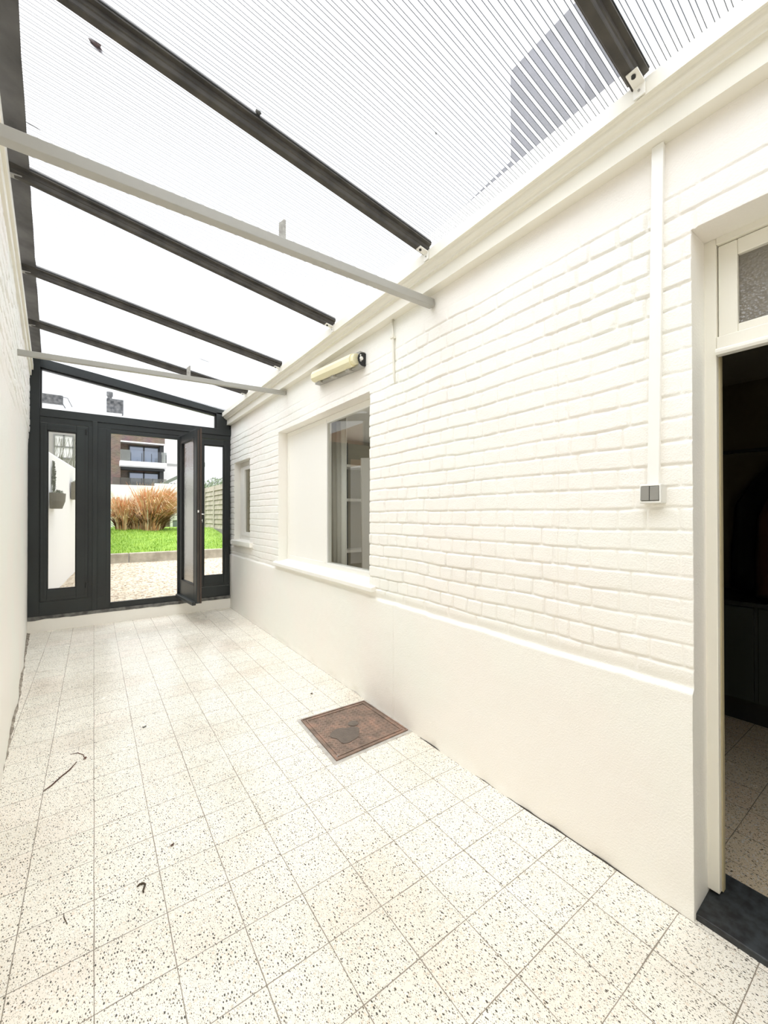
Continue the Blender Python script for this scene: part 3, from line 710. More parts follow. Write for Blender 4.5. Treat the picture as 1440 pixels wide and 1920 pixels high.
for uu, zz in ((Lf-.054, hz),): mb.tube([LP(uu, .058, zz), LP(uu, .105, zz), LP(uu-.012, .112, zz), LP(uu-.11, .112, zz)], [.008, .008, .009, .009], 10)
mb.build('handle', M['chrome'], leaf, smooth=True)
mb = MB(); mb.tube([LP(Lf-.054, .058, hz-.075), LP(Lf-.054, .085, hz-.075)], .007, 8); lbox(mb, Lf-.06, Lf-.048, .085, .088, hz-.10, hz-.06); mb.build('key', M['chrome'], leaf)
mb = MB(); lbox(mb, Lf+.0015, Lf+.006, .012, .030, hz+.02, hz+.05); mb.build('latch', M['chrome'], leaf)

# ------------------------------------------------------------------ window_1 (large, half panelled)
w1 = thing('window_1', (1.71, 3.33, .86), 'large white window in the brick wall, left half a blank white panel', kind='structure')
gx = 1.715
mb = MB(); frame_ring_yz(mb, 2.442, 4.218, .86, 2.223, .045, gx, gx+.06)
mb.box(gx-.004, 3.296, .90, gx+.05, 3.345, 2.20)
mb.build('frame', M['woodw'], w1, bevel=.003)
box('blank_panel', (gx+.004, 3.34, .90, gx+.03, 4.18, 2.185), M['woodw'], w1)
mb = MB(); frame_ring_yz(mb, 2.46, 3.300, .89, 2.180, .014, gx-.002, gx+.012); mb.build('glazing_bead', M['pvc'], w1)
mb = MB(); mb.add([(gx+.012, 2.46, .89), (gx+.012, 3.298, .89), (gx+.012, 3.298, 2.18), (gx+.012, 2.46, 2.18)], [(0, 1, 2, 3)]); mb.build('pane', glass_mat('window_glass', (.93, .95, .93), ior=1.7), w1)
mb = MB(); mb.hexa([(1.572, 2.36, .796), (1.80, 2.36, .80), (1.80, 4.30, .80), (1.572, 4.30, .796), (1.572, 2.36, .828), (1.80, 2.36, .880), (1.80, 4.30, .880), (1.572, 4.30, .828)])
mb.build('window_sill', M['woodw'], w1, bevel=.004)
# ------------------------------------------------------------------ window_2 (small, by the screen)
w2 = thing('window_2', (1.72, 5.55, .99), 'small narrow white window beside the dark screen', kind='structure')
mb = MB(); frame_ring_yz(mb, 5.202, 5.898, .99, 2.063, .06, 1.70, 1.76); mb.build('frame', M['woodw'], w2, bevel=.003)
mb = MB(); frame_ring_yz(mb, 5.262, 5.72, 1.05, 2.003, .05, 1.688, 1.73); mb.box(1.69, 5.70, 1.05, 1.73, 5.84, 2.0); mb.build('sash', M['woodw'], w2, bevel=.003)
mb = MB(); mb.add([(1.712, 5.31, 1.10), (1.712, 5.68, 1.10), (1.712, 5.68, 1.955), (1.712, 5.31, 1.955)], [(0, 1, 2, 3)]); mb.build('pane', glass_mat('net_glass', (.45, .44, .38), ior=1.5), w2)
mb = MB(); mb.hexa([(1.572, 5.08, .928), (1.76, 5.08, .93), (1.76, 5.94, .93), (1.572, 5.94, .928), (1.572, 5.08, .986), (1.76, 5.08, 1.0), (1.76, 5.94, 1.0), (1.572, 5.94, .986)]); mb.build('window_sill', M['woodw'], w2, bevel=.004)

# ------------------------------------------------------------------ door_2 (kitchen doorway at the right, with transom light)
d2 = thing('door_2', (1.78, .04, 0), 'open kitchen doorway with cream painted frame and obscured transom light', kind='structure')
fx0, fx1 = 1.735, 1.778
mb = MB(); mb.box(fx0, .470, .045, fx1, .507, 2.285); mb.box(fx0, -.42, .045, fx1, -.385, 2.285); mb.box(fx0, -.385, 2.262, fx1, .470, 2.287)
mb.box(fx0-.002, -.385, 1.902, fx1, .470, 1.945); mb.build('frame', M['wood'], d2, bevel=.003)
mb = MB(); mb.prism([(0, 0), (.030, .0), (.034, .008), (.034, .016), (.026, .022), (0, .022)], lambda p: (fx0+.028-p[0]-.012, -.385, 1.880+p[1]), lambda p: (fx0+.028-p[0]-.012, .469, 1.880+p[1])); mb.build('transom_moulding', M['woodw'], d2)
mb = MB(); mb.box(fx0+.022, .4655, .045, fx1, .471, 1.885); mb.build('rebate', mat('ochre_edge', (.42, .36, .22), .6), d2)
mb = MB(); frame_ring_yz(mb, -.383, .468, 1.946, 2.260, .052, fx0+.014, fx1-.01, wb=.03); ts = mb.build('transom_sash', M['wood'], d2, bevel=.003)
mb = MB(); mb.add([(fx0+.03, -.33, 1.975), (fx0+.03, .417, 1.975), (fx0+.03, .417, 2.21), (fx0+.03, -.33, 2.21)], [(0, 1, 2, 3)]); mb.build('pane', M['obsc_light'], ts)
mb = MB(); mb.hexa([(1.622, -.45, -.01), (1.86, -.45, -.01), (1.86, .504, -.01), (1.622, .504, -.01), (1.622, -.45, .020), (1.86, -.45, .044), (1.86, .504, .044), (1.622, .504, .020)])
tag(mb.build('trim_4', M['slate'], bevel=.004), 'black stone threshold of the kitchen doorway', kind='structure')

# ------------------------------------------------------------------ manhole cover in the floor
def rust_mat():
    m = mat('rusty_cast_iron', (.30, .19, .14), .65, bump=.7, bscale=160); t = m.node_tree; b = t.nodes['Principled BSDF']; L = t.links.new
    g = t.nodes.new('ShaderNodeTexCoord')
    n = t.nodes.new('ShaderNodeTexNoise'); n.inputs['Scale'].default_value = 11; n.inputs['Detail'].default_value = 9; n.inputs['Roughness'].default_value = .7; L(g.outputs['Object'], n.inputs['Vector'])
    r = t.nodes.new('ShaderNodeValToRGB'); r.color_ramp.elements[0].position = .3; r.color_ramp.elements[0].color = (.115, .082, .062, 1); r.color_ramp.elements[1].position = .72; r.color_ramp.elements[1].color = (.42, .245, .175, 1)
    e = r.color_ramp.elements.new(.5); e.color = (.235, .165, .125, 1)
    L(n.outputs['Fac'], r.inputs[0]); L(r.outputs[0], b.inputs['Base Color']); return m
M['rust'] = rust_mat(); M['rustd'] = mat('damp_iron', (.13, .10, .08), .3, bump=.4, bscale=120, col2=(.10, .075, .06), vscale=30)
mh = thing('manhole_cover', (1.33, 2.21, 0), 'square rusty brown iron manhole cover set in the floor by the right wall', 'manhole cover')
A_, B_, C_, D_ = Vector((1.098, 2.470, 0)), Vector((1.580, 2.462, 0)), Vector((1.588, 1.972, 0)), Vector((1.074, 1.952, 0))
def bil(u, v): return (A_*(1-u)+B_*u)*(1-v)+(D_*(1-u)+C_*u)*v
def quadring(mb, o, i, z0, z1):
    for (p, q) in (((o, o), (1-o, o)), ((1-o, o), (1-o, 1-o)), ((1-o, 1-o), (o, 1-o)), ((o, 1-o), (o, o))):
        def inn(c): return (i if c[0] < .5 else 1-i, i if c[1] < .5 else 1-i)
        P = [bil(*p), bil(*q), bil(*inn(q)), bil(*inn(p))]
        mb.hexa([(v.x, v.y, z0) for v in P]+[(v.x, v.y, z1) for v in P])
mb = MB(); quadring(mb, -.045, .002, -.02, .0016); mb.build('cement_border', M['cement'], mh)
mb = MB(); quadring(mb, .0, .055, -.02, .004); quadring(mb, .0, .014, -.02, .009); mb.build('frame', M['rust'], mh)
mb = MB(); quadring(mb, .05, .068, -.02, .0085); mb.build('rim', M['rust'], mh)
mb = MB(); P = [bil(.072, .072), bil(.928, .072), bil(.928, .928), bil(.072, .928)]; mb.hexa([(v.x, v.y, -.02) for v in P]+[(v.x, v.y, .0045) for v in P])
for i in range(30):
    for j in range(30):
        if (i+j) % 2: continue
        u = .09+.82*i/29; v = .09+.82*j/29
        if (u-.55)**2+(v-.47)**2 < .004: continue
        c = bil(u, v); s = .0055; sg = 1 if (i % 2) else -1
        mb.hexa([(c.x-s, c.y-sg*s-.0012, .004), (c.x+s, c.y+sg*s-.0012, .004), (c.x+s, c.y+sg*s+.0012, .004), (c.x-s, c.y-sg*s+.0012, .004)]+[(c.x-s, c.y-sg*s-.0012, .0062), (c.x+s, c.y+sg*s-.0012, .0062), (c.x+s, c.y+sg*s+.0012, .0062), (c.x-s, c.y-sg*s+.0012, .0062)])
lid = mb.build('lid', M['rust'], mh)
def disc(mb, c, r, z0, z1, n=24, sq=1, wob=0):
    vs = []
    for z in (z0, z1):
        for k in range(n):
            a = 2*math.pi*k/n; rr = r*(1+wob*math.sin(3*a+1)+wob*.6*math.sin(5*a)); vs.append((c[0]+rr*math.cos(a), c[1]+rr*math.sin(a)*sq, z))
    mb.add(vs, [tuple(range(n))[::-1], tuple(range(n, 2*n))]+[(i, (i+1) % n, n+(i+1) % n, n+i) for i in range(n)])
c = bil(.53, .46)
mb = MB(); disc(mb, c, .033, .004, .0078); disc(mb, c, .026, .0078, .0084); mb.build('lifting_eye', M['rustd'], lid)
mb = MB(); disc(mb, bil(.33, .62), .088, .0045, .0072, 40, .95, .13); mb.build('damp_patch', M['rustd'], lid)
c = bil(.045, .955); mb = MB(); mb.tube([(c.x+.008*math.cos(a), c.y+.008*math.sin(a), .010) for a in [k*.6 for k in range(8)]], .002, 6); mb.build('ring', M['galv'], mh)

# ------------------------------------------------------------------ things on the right wall
# tube lamp
lm = thing('wall_tube_lamp', (1.56, 2.93, 2.50), 'yellowed plastic tube lamp high on the brick wall above the large window', 'lamp')
za = lambda y: 2.421+(y-2.505)*.079
mb = MB()
def lp_(y, dx, dz): return (dx, y, za(y)+dz)
PR = [(1.575, .012), (1.548, .0), (1.525, .008), (1.512, .028), (1.512, .062), (1.524, .088), (1.548, .098), (1.575, .098)]
mb.prism(PR, lambda p: (p[0], 2.56, za(2.56)+p[1]), lambda p: (p[0], 3.20, za(3.2)+p[1]))
PR2 = [(1.575, .016), (1.553, .010), (1.533, .016), (1.522, .032), (1.522, .060), (1.531, .082), (1.553, .092), (1.575, .092)]
mb.prism(PR2, lambda p: (p[0], 2.52, za(2.52)+p[1]), lambda p: (p[0], 2.561, za(2.56)+p[1]))
mb.build('diffuser', M['yellow'], lm, bevel=.004)
mb = MB(); mb.hexa([(1.570, 2.500, za(2.50)-.006), (1.618, 2.500, za(2.5)-.006), (1.618, 3.235, za(3.235)-.006), (1.570, 3.235, za(3.235)-.006), (1.570, 2.500, za(2.5)+.108), (1.618, 2.5, za(2.5)+.108), (1.618, 3.235, za(3.235)+.108), (1.570, 3.235, za(3.235)+.108)])
mb.build('base', M['lampbase'], lm, bevel=.004)
for yy in (2.62, 2.86, 3.10):
    mb = MB(); mb.box(1.548, yy, za(yy)-.012, 1.585, yy+.05, za(yy)+.004); mb.build('clip', M['galv'], lm)
mb = MB(); mb.tube([(1.585, 2.516, za(2.5)+.085), (1.572, 2.494, za(2.5)+.078), (1.572, 2.494, za(2.5)+.034), (1.585, 2.510, za(2.5)+.028)], .0055, 8); mb.tube([(1.578, 2.488, za(2.5)+.052), (1.578, 2.510, za(2.5)+.052)], .014, 12); mb.build('cable_gland', M['woodw'], lm, smooth=True)
mb = MB(); mb.tube([(1.60, 2.496, za(2.5)+.05), (1.60, 2.5, za(2.5)+.05)], .05, 16); mb.build('end_shadow_disc', M['black'], lm)  # black disc put in as the shade at the lamp's near end
# short cable conduit
cd = thing('cable_conduit', (1.605, 2.14, 2.2), 'short white painted cable conduit hanging down from the cornice', 'conduit')
mb = MB(); mb.tube([(1.606, 2.147, 2.63), (1.604, 2.147, 2.53), (1.606, 2.143, 2.40), (1.608, 2.137, 2.25), (1.614, 2.132, 2.20)], [.0075, .008, .008, .008, .005], 10); mb.build('tube', M['wood'], cd, smooth=True)
mb = MB(); mb.box(1.592, 2.133, 2.500, 1.62, 2.163, 2.516); mb.build('clip', M['wood'], cd, bevel=.002)
# surface trunking down to the switch
tk = thing('cable_trunking', (1.605, .60, 1.45), 'white plastic cable trunking running down the wall to the light switch', 'cable trunking')
mb = MB(); mb.hexa([(1.600, .597, 1.445), (1.626, .597, 1.445), (1.626, .630, 1.445), (1.600, .630, 1.445), (1.600, .577, 2.628), (1.626, .577, 2.628), (1.626, .611, 2.628), (1.600, .611, 2.628)]); mb.build('duct', M['pvc'], tk, bevel=.002)
mb = MB(); mb.hexa([(1.597, .5955, 1.445), (1.604, .5955, 1.445), (1.604, .6315, 1.445), (1.597, .6315, 1.445), (1.597, .5755, 2.628), (1.604, .5755, 2.628), (1.604, .6125, 2.628), (1.597, .6125, 2.628)]); mb.build('lid', M['pvc'], tk, bevel=.0015)
sw = thing('light_switch', (1.60, .614, 1.377), 'surface mounted double light switch with two grey rockers', 'switch')
mb = MB(); mb.box(1.577, .579, 1.377, 1.628, .649, 1.444); mb.build('box', M['switchbox'], sw, bevel=.003)
mb = MB(); frame_ring_yz(mb, .581, .647, 1.379, 1.442, .0045, 1.5735, 1.578); mb.build('cover_frame', M['pvc'], sw, bevel=.001)
mb = MB(); mb.box(1.576, .5855, 1.386, 1.5775, .6445, 1.437); mb.build('gap', M['black'], sw)
for a, b_ in ((.5865, .6145), (.6165, .6440)):
    mb = MB(); mb.hexa([(1.571, a, 1.3875), (1.577, a, 1.3875), (1.577, b_, 1.3875), (1.571, b_, 1.3875), (1.5735, a, 1.436), (1.577, a, 1.436), (1.577, b_, 1.436), (1.5735, b_, 1.436)]); mb.build('rocker', M['switch'], sw, bevel=.0012)

# ------------------------------------------------------------------ litter on the floor
def twig(pts, r, label, mt='twig', cat='twig', name='twig'):
    mb = MB(); mb.tube([(x, y, r*.9+.0005) for x, y in pts], [r*.6]+[r]*(len(pts)-2)+[r*.5], 7); o = mb.build(name, M[mt], smooth=True); tag(o, label, cat); return o
twig([(.130, 1.712), (.138, 1.719), (.150, 1.716), (.155, 1.706), (.150, 1.694), (.146, 1.681), (.148, 1.672)], .0032, 'small curled dark twig lying on the near floor tiles')
twig([(-.079, 1.745), (-.077, 1.725), (-.071, 1.705), (-.067, 1.690)], .0013, 'thin straight dark twig near the bottom left of the floor')
twig([(-.195, 2.565), (-.165, 2.60), (-.13, 2.66), (-.10, 2.70), (-.072, 2.765)], .0032, 'long reddish brown stem on the floor near the left wall', 'leafbrown')
twig([(-.105, 2.875), (-.07, 2.868), (-.045, 2.83), (-.038, 2.785)], .0018, 'thin curved brown stalk on the floor beyond the reddish stem', 'leafbrown')
flat_leaf('dead_leaf', (-.035, 2.78), .012, 1.2, M['leafbrown'], 'tiny brown leaf at the end of the curved stalk', 'leaf', onroof=False, curl=.006)
flat_leaf('dead_leaf', (.262, 2.97), .012, .3, M['moss'], 'tiny grey leaf scrap in the middle of the floor', 'leaf', onroof=False, curl=.005)
flat_leaf('dirt_crumb', (1.325, 2.788), .009, .3, M['twig'], 'dark crumb of dirt beyond the manhole cover', 'dirt', onroof=False, curl=.008, squash=.8)
flat_leaf('dead_leaf', (.262, 1.845), .008, .2, M['leafbrown'], 'tiny reddish leaf beyond the curled twig', 'leaf', onroof=False, curl=.004)

# ------------------------------------------------------------------ rooms behind the right wall
def room(tagn, x0, x1, y0, y1, z1, mw, mc, mf, holes=()):
    t = .08
    b = MB(); b.box(x0, y0-t, -.1, x1+t, y0, z1)
    for (a, c, mt_, nm, lb) in (): pass
    b.build('wall_'+tagn+'_near', mw)['kind'] = 'structure'
    b = MB(); b.box(x0, y1, -.1, x1+t, y1+t, z1); b.build('wall_'+tagn+'_far', mw)['kind'] = 'structure'
    b = MB()
    if holes:
        (ha, hb, hc, hd) = holes[0]
        b.box(x1, y0, -.1, x1+t, ha, z1); b.box(x1, hb, -.1, x1+t, y1, z1); b.box(x1, ha, -.1, x1+t, hb, hc); b.box(x1, ha, hd, x1+t, hb, z1)
    else: b.box(x1, y0, -.1, x1+t, y1, z1)
    b.build('wall_'+tagn+'_side', mw)['kind'] = 'structure'
    b = MB(); b.box(x0, y0-t, z1, x1+t, y1+t, z1+.08); b.build('ceiling_'+tagn, mc)['kind'] = 'structure'
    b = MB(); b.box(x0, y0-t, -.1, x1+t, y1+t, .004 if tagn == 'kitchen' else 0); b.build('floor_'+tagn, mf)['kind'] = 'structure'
    b = MB()
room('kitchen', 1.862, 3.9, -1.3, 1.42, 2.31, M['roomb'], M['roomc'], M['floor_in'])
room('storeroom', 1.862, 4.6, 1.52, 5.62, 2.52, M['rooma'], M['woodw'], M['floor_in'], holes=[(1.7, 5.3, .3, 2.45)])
# the opening in the storeroom's side wall is added to let sky light in
# kitchen: base cabinet, shelf rail, hanging coats
kc = thing('base_cabinet', (3.62, .2, 0), 'dark green kitchen base cabinet in the gloom beyond the doorway', 'cabinet')
box('carcass', (3.37, -1.0, .155, 3.88, 1.30, .76), M['cab'], kc)
box('worktop', (3.34, -1.0, .76, 3.88, 1.32, .785), M['black'], kc)
box('plinth', (3.42, -1.0, .005, 3.88, 1.28, .155), M['black'], kc)
for i in range(4):
    dd = box('cabinet_door', (3.352, -.98+i*.57, .165, 3.37, -.43+i*.57, .75), M['cab'], kc, bevel=.003)
box('wall_rail', (3.86, -1.2, 1.79, 3.90, 1.40, 1.812), M['black']); tag(bpy.data.objects['wall_rail'], 'dark horizontal rail on the brown kitchen wall', 'rail')
def coat(name, cx, cy, ztop, zbot, wy, mt, label, tilt=0):
    n = 28; k = 22; mb = MB(); vs = []
    for i in range(n+1):
        t = i/n; z = ztop+(zbot-ztop)*t
        # shoulder slope then sleeves falling
        w = wy*(.16+.84*min(1, (t/.34))**.62)*(1+.10*t); d = .07+.05*math.sin(min(1, t*1.5)*math.pi/2)
        for j in range(k):
            a = 2*math.pi*j/k; f = 1+.05*math.sin(a*7+t*3)*min(1, t*3)
            vs.append((cx+d*math.cos(a)*f, cy+w*.5*math.sin(a)*f, z+.01*math.sin(a*3)*t))
    fs = [(i*k+j, i*k+(j+1) % k, (i+1)*k+(j+1) % k, (i+1)*k+j) for i in range(n) for j in range(k)]+[tuple(range(k)), tuple(n*k+j for j in range(k))[::-1]]
    mb.add(vs, fs); o = mb.build(name, mt, smooth=True); tag(o, label, 'coat'); return o
coat('hanging_coat', 3.77, .60, 1.73, .80, .60, mat('black_cloth', (.006, .006, .007), .9), 'black coat hanging in the dark kitchen behind the rust garment')
coat('hanging_coat', 3.515, .55, 1.60, .81, .36, mat('rust_cloth', (.06, .018, .010), .85), 'dark rust brown garment hanging in front of the black coat')
# storeroom: shelf unit, white post, standing board
su = thing('shelf_unit', (3.4, 5.35, 0), 'shelving with white shelves seen through the large window', 'shelves')
box('back_panel', (2.95, 5.50, .0, 4.2, 5.52, 2.45), mat('olive_panel', (.36, .33, .25), .8), su)
for z in (.775, 1.538, 2.042, .2): box('shelf', (2.95, 5.20, z, 4.2, 5.50, z+.038), M['woodw'], su)
for x in (2.93, 3.16, 4.18): box('upright', (x, 5.44, 0, x+.035, 5.50, 2.45), M['black'] if x == 3.16 else M['woodw'], su)
box('room_post', (2.62, 5.05, 0, 2.94, 5.18, 2.5), M['woodw']); tag(bpy.data.objects['room_post'], 'white boxed post left of the shelving inside the large window', 'post')
mb = MB(); mb.hexa([(3.20, 5.02, .0), (3.42, 5.00, .0), (3.42, 5.02, .0), (3.20, 5.04, .0), (3.20, 5.06, 2.17), (3.42, 5.04, 2.19), (3.42, 5.06, 2.19), (3.20, 5.08, 2.17)]); o = mb.build('white_board', M['woodw']); tag(o, 'tall pale board standing against the shelving inside the large window', 'board')
# curtain just inside
mb = MB(); vs = []; n = 60
for zz in (.0, 2.52):
    for i in range(n+1):
        t = i/n; vs.append((1.93+.018*math.sin(t*38), 3.32+t*.55*(1.0 if zz > 1 else .82), zz))
mb.add(vs, [(i, i+1, n+2+i, n+1+i) for i in range(n)]); o = mb.build('curtain', M['woodw'], smooth=True); sm = o.modifiers.new('thickness', 'SOLIDIFY'); sm.thickness = .002
tag(o, 'pale curtain drawn aside inside the large window', 'curtain')

# ------------------------------------------------------------------ garden
def ground(name, xs, ys_, zf, mt, label, kind='structure', cat=None):
    X, Y = np.meshgrid(xs, ys_, indexing='ij'); X = np.where(Y < 18.6, np.maximum(X, -.50+(Y-7.68)*.1032), X); V = [(float(a), float(b), float(zf(a, b))) for a, b in zip(X.ravel(), Y.ravel())]
    nx, ny = X.shape; F = [(i*ny+j, (i+1)*ny+j, (i+1)*ny+j+1, i*ny+j+1) for i in range(nx-1) for j in range(ny-1)]
    mb = MB(); mb.add(V, F); o = mb.build(name, mt, smooth=True); tag(o, label, cat, kind=kind); return o
def gravel_mat():
    m = mat('gravel', (.6, .5, .38), .9); t = m.node_tree; b = t.nodes['Principled BSDF']; L = t.links.new
    g = t.nodes.new('ShaderNodeNewGeometry'); v = t.nodes.new('ShaderNodeTexVoronoi'); v.inputs['Scale'].default_value = 38; L(g.outputs['Position'], v.inputs['Vector'])
    s = t.nodes.new('ShaderNodeSeparateColor'); L(v.outputs['Color'], s.inputs[0])
    r = t.nodes.new('ShaderNodeValToRGB'); r.color_ramp.elements[0].color = (.20, .14, .09, 1); r.color_ramp.elements[1].color = (.72, .66, .55, 1); e = r.color_ramp.elements.new(.4); e.color = (.56, .46, .33, 1)
    L(s.outputs[0], r.inputs[0])
    bp = t.nodes.new('ShaderNodeBump'); bp.inputs['Distance'].default_value = .02; bp.inputs['Strength'].default_value = 1; bp.invert = True; L(v.outputs['Distance'], bp.inputs['Height']); L(bp.outputs[0], b.inputs['Normal']); L(r.outputs[0], b.inputs['Base Color']); return m
M['gravel'] = gravel_mat()
M['lawn'] = mat('lawn_ground', (.24, .38, .05), .9, bump=1, bscale=40, col2=(.15, .27, .03), vscale=9)
M['blade'] = mat('grass_blade', (.36, .52, .06), .6, col2=(.23, .40, .03), vscale=3)
M['gwall'] = mat('white_garden_wall', (.93, .93, .92), .8, bump=.3, bscale=12)
M['kerb'] = mat('kerb_concrete', (.50, .46, .38), .9, bump=.5, bscale=25, col2=(.32, .29, .23), vscale=6)
ground('gravel_path', np.linspace(-1.2, 5, 20), np.linspace(6.31, 10.455, 20), lambda x, y: .10+.19*min(1, max(0, (y-6.3)/4.1))+.01*noise.noise(Vector((x*3, y*3, 0))), M['gravel'], 'beige gravel of the yard just outside the door', 'stuff', 'gravel')
LZ = lambda x, y: .47+.43*min(1, max(0, (y-10.6)/3.4))
ground('lawn', np.linspace(-1.0, 9, 30), np.linspace(10.62, 28, 60), lambda x, y: LZ(x, y)+.012*noise.noise(Vector((x*2, y*2, 0))), M['lawn'], 'bright green lawn beyond the gravel yard', 'stuff', 'lawn')
# short blades on the near lawn
mb = MB()
for i in range(9000):
    y = 10.66+3.9*random.random()**1.3; x = random.uniform(.1, 3.4)
    h = random.uniform(.03, .07); a = random.uniform(0, 6.28); w = .006; lx = math.cos(a)*.03; ly = math.sin(a)*.03; z = LZ(x, y)-.005
    mb.add([(x-w*math.sin(a), y+w*math.cos(a), z), (x+w*math.sin(a), y-w*math.cos(a), z), (x+lx, y+ly, z+h)], [(0, 1, 2)])
o = mb.build('grass_blades', M['blade']); tag(o, 'short grass blades of the lawn', 'grass', kind='stuff')
kb = [(.2, 'left'), (1.55, 'r')]
KX = [(-.21, .62, 'weathered concrete kerb block at the left edge of the open doorway'), (.63, 1.75, 'weathered concrete kerb block across the middle of the open doorway'), (1.76, 2.75, 'weathered concrete kerb block seen behind the right side pane'), (2.76, 3.8, 'weathered concrete kerb block farthest to the right')]
for a, b_, lb in KX:
    o = box('kerb_block', (a, 10.46, .22, b_, 10.62, .50), M['kerb'], bevel=.012); tag(o, lb, 'kerb', 'kerb blocks along the lawn')
# white garden wall on the left
gwx = lambda y: -.504+(y-7.68)*.1032
mb = MB(); mb.hexa([(gwx(6.3)-.2, 6.28, -.1), (gwx(6.3), 6.28, -.1), (gwx(18.5), 18.5, -.1), (gwx(18.5)-.2, 18.5, -.1), (gwx(6.3)-.2, 6.28, 2.3), (gwx(6.3), 6.28, 2.25), (gwx(18.5), 18.5, 2.2), (gwx(18.5)-.2, 18.5, 2.2)])
o = mb.build('garden_wall', M['gwall'], bevel=.02); tag(o, 'overexposed white garden wall along the left of the yard', 'wall')
M['bark'] = mat('grey_green_stems', (.22, .22, .17), .9, bump=.6, bscale=40)
M['ivy'] = mat('grey_green_leaves', (.20, .21, .15), .8, col2=(.12, .13, .09), vscale=20)
def leafball(mb, c, r, n, s):
    for i in range(n):
        d = Vector((random.gauss(0, 1), random.gauss(0, 1), random.gauss(0, 1))).normalized()*random.random()**.4
        p = Vector(c)+Vector((d.x*r[0], d.y*r[1], d.z*r[2])); u = Vector((random.gauss(0, 1), random.gauss(0, 1), random.gauss(0, 1))).normalized(); v = u.orthogonal().normalized()
        mb.add([p-u*s, p+v*s*.5, p+u*s, p-v*s*.5], [(0, 1, 2, 3)])
def wall_basket(y, z, w, h, label):
    t = thing('wall_planter', (gwx(y)+.1, y, z), label, 'planter')
    mb = MB(); x = gwx(y)
    k = 14
    for zz, r in ((z, w*.38), (z+h*.5, w*.48), (z+h, w*.5)):
        for i in range(k+1): a = -math.pi/2+math.pi*i/k; mb.v.append((x+math.cos(a)*r*.55+.005, y+math.sin(a)*r, zz))
    for j in range(2):
        for i in range(k): q = j*(k+1)+i; mb.f.append((q, q+1, q+k+2, q+k+1)); mb.mi.append(0)
    mb.f.append(tuple(range(k+1))); mb.mi.append(0)
    b = mb.build('basket', mat('wicker', (.17, .16, .12), .9, bump=1, bscale=50), t); so = b.modifiers.new('thickness', 'SOLIDIFY'); so.thickness = .012
    mb = MB(); leafball(mb, (x+.08, y, z+h), (.07, w*.42, .05), 160, .02); mb.build('foliage', M['ivy'], t)
wall_basket(7.62, 1.43, .62, .22, 'grey green wall planter on the white garden wall seen through the left pane')
wall_basket(9.32, 1.62, .40, .30, 'second smaller looking planter farther along the white garden wall')
mb = MB()
for k in range(5):
    yb = 7.62+.03*k; mb.tube([(gwx(yb)+.02, yb, 1.62), (gwx(yb)+.03, yb+.02, 1.8), (gwx(yb)+.02, yb-.03, 2.0), (gwx(yb)+.02, yb+.01, 2.13)], .006, 5)
leafball(mb, (gwx(7.66)+.03, 7.66, 1.88), (.02, .07, .22), 220, .018)
o = mb.build('climbing_plant', M['ivy']); tag(o, 'thin climbing plant rising above the nearer wall planter', 'plant')
# pale wall behind the ornamental grass
o = box('boundary_wall', (-.5, 19.0, .5, 2.45, 19.2, 2.52), M['gwall']); tag(o, 'white boundary wall behind the tall dry grass, lower left part', 'wall')
o = box('boundary_wall', (2.0, 18.6, .5, 2.95, 18.8, 2.60), M['gwall']); tag(o, 'slightly higher white boundary wall piece behind the right of the dry grass', 'wall')
o = box('low_stone_wall', (1.55, 16.4, .7, 2.22, 16.6, 1.22), mat('brown_stone', (.26, .21, .15), .9, bump=1, bscale=8, col2=(.12, .10, .07), vscale=8)); tag(o, 'low brown stone wall showing right under the dry grass', 'wall')
sh = thing('garden_shed', (2.7, 16.8, .8), 'small white garden box with grey base right of the dry grass', 'shed')
box('white_upper', (2.28, 16.5, 1.14, 3.3, 17.4, 1.55), M['gwall'], sh); box('grey_base', (2.34, 16.52, .8, 3.3, 17.4, 1.14), mat('grey_base', (.23, .26, .27), .8), sh); box('corner_post', (2.24, 16.46, .8, 2.33, 16.56, 1.5), M['gwall'], sh)
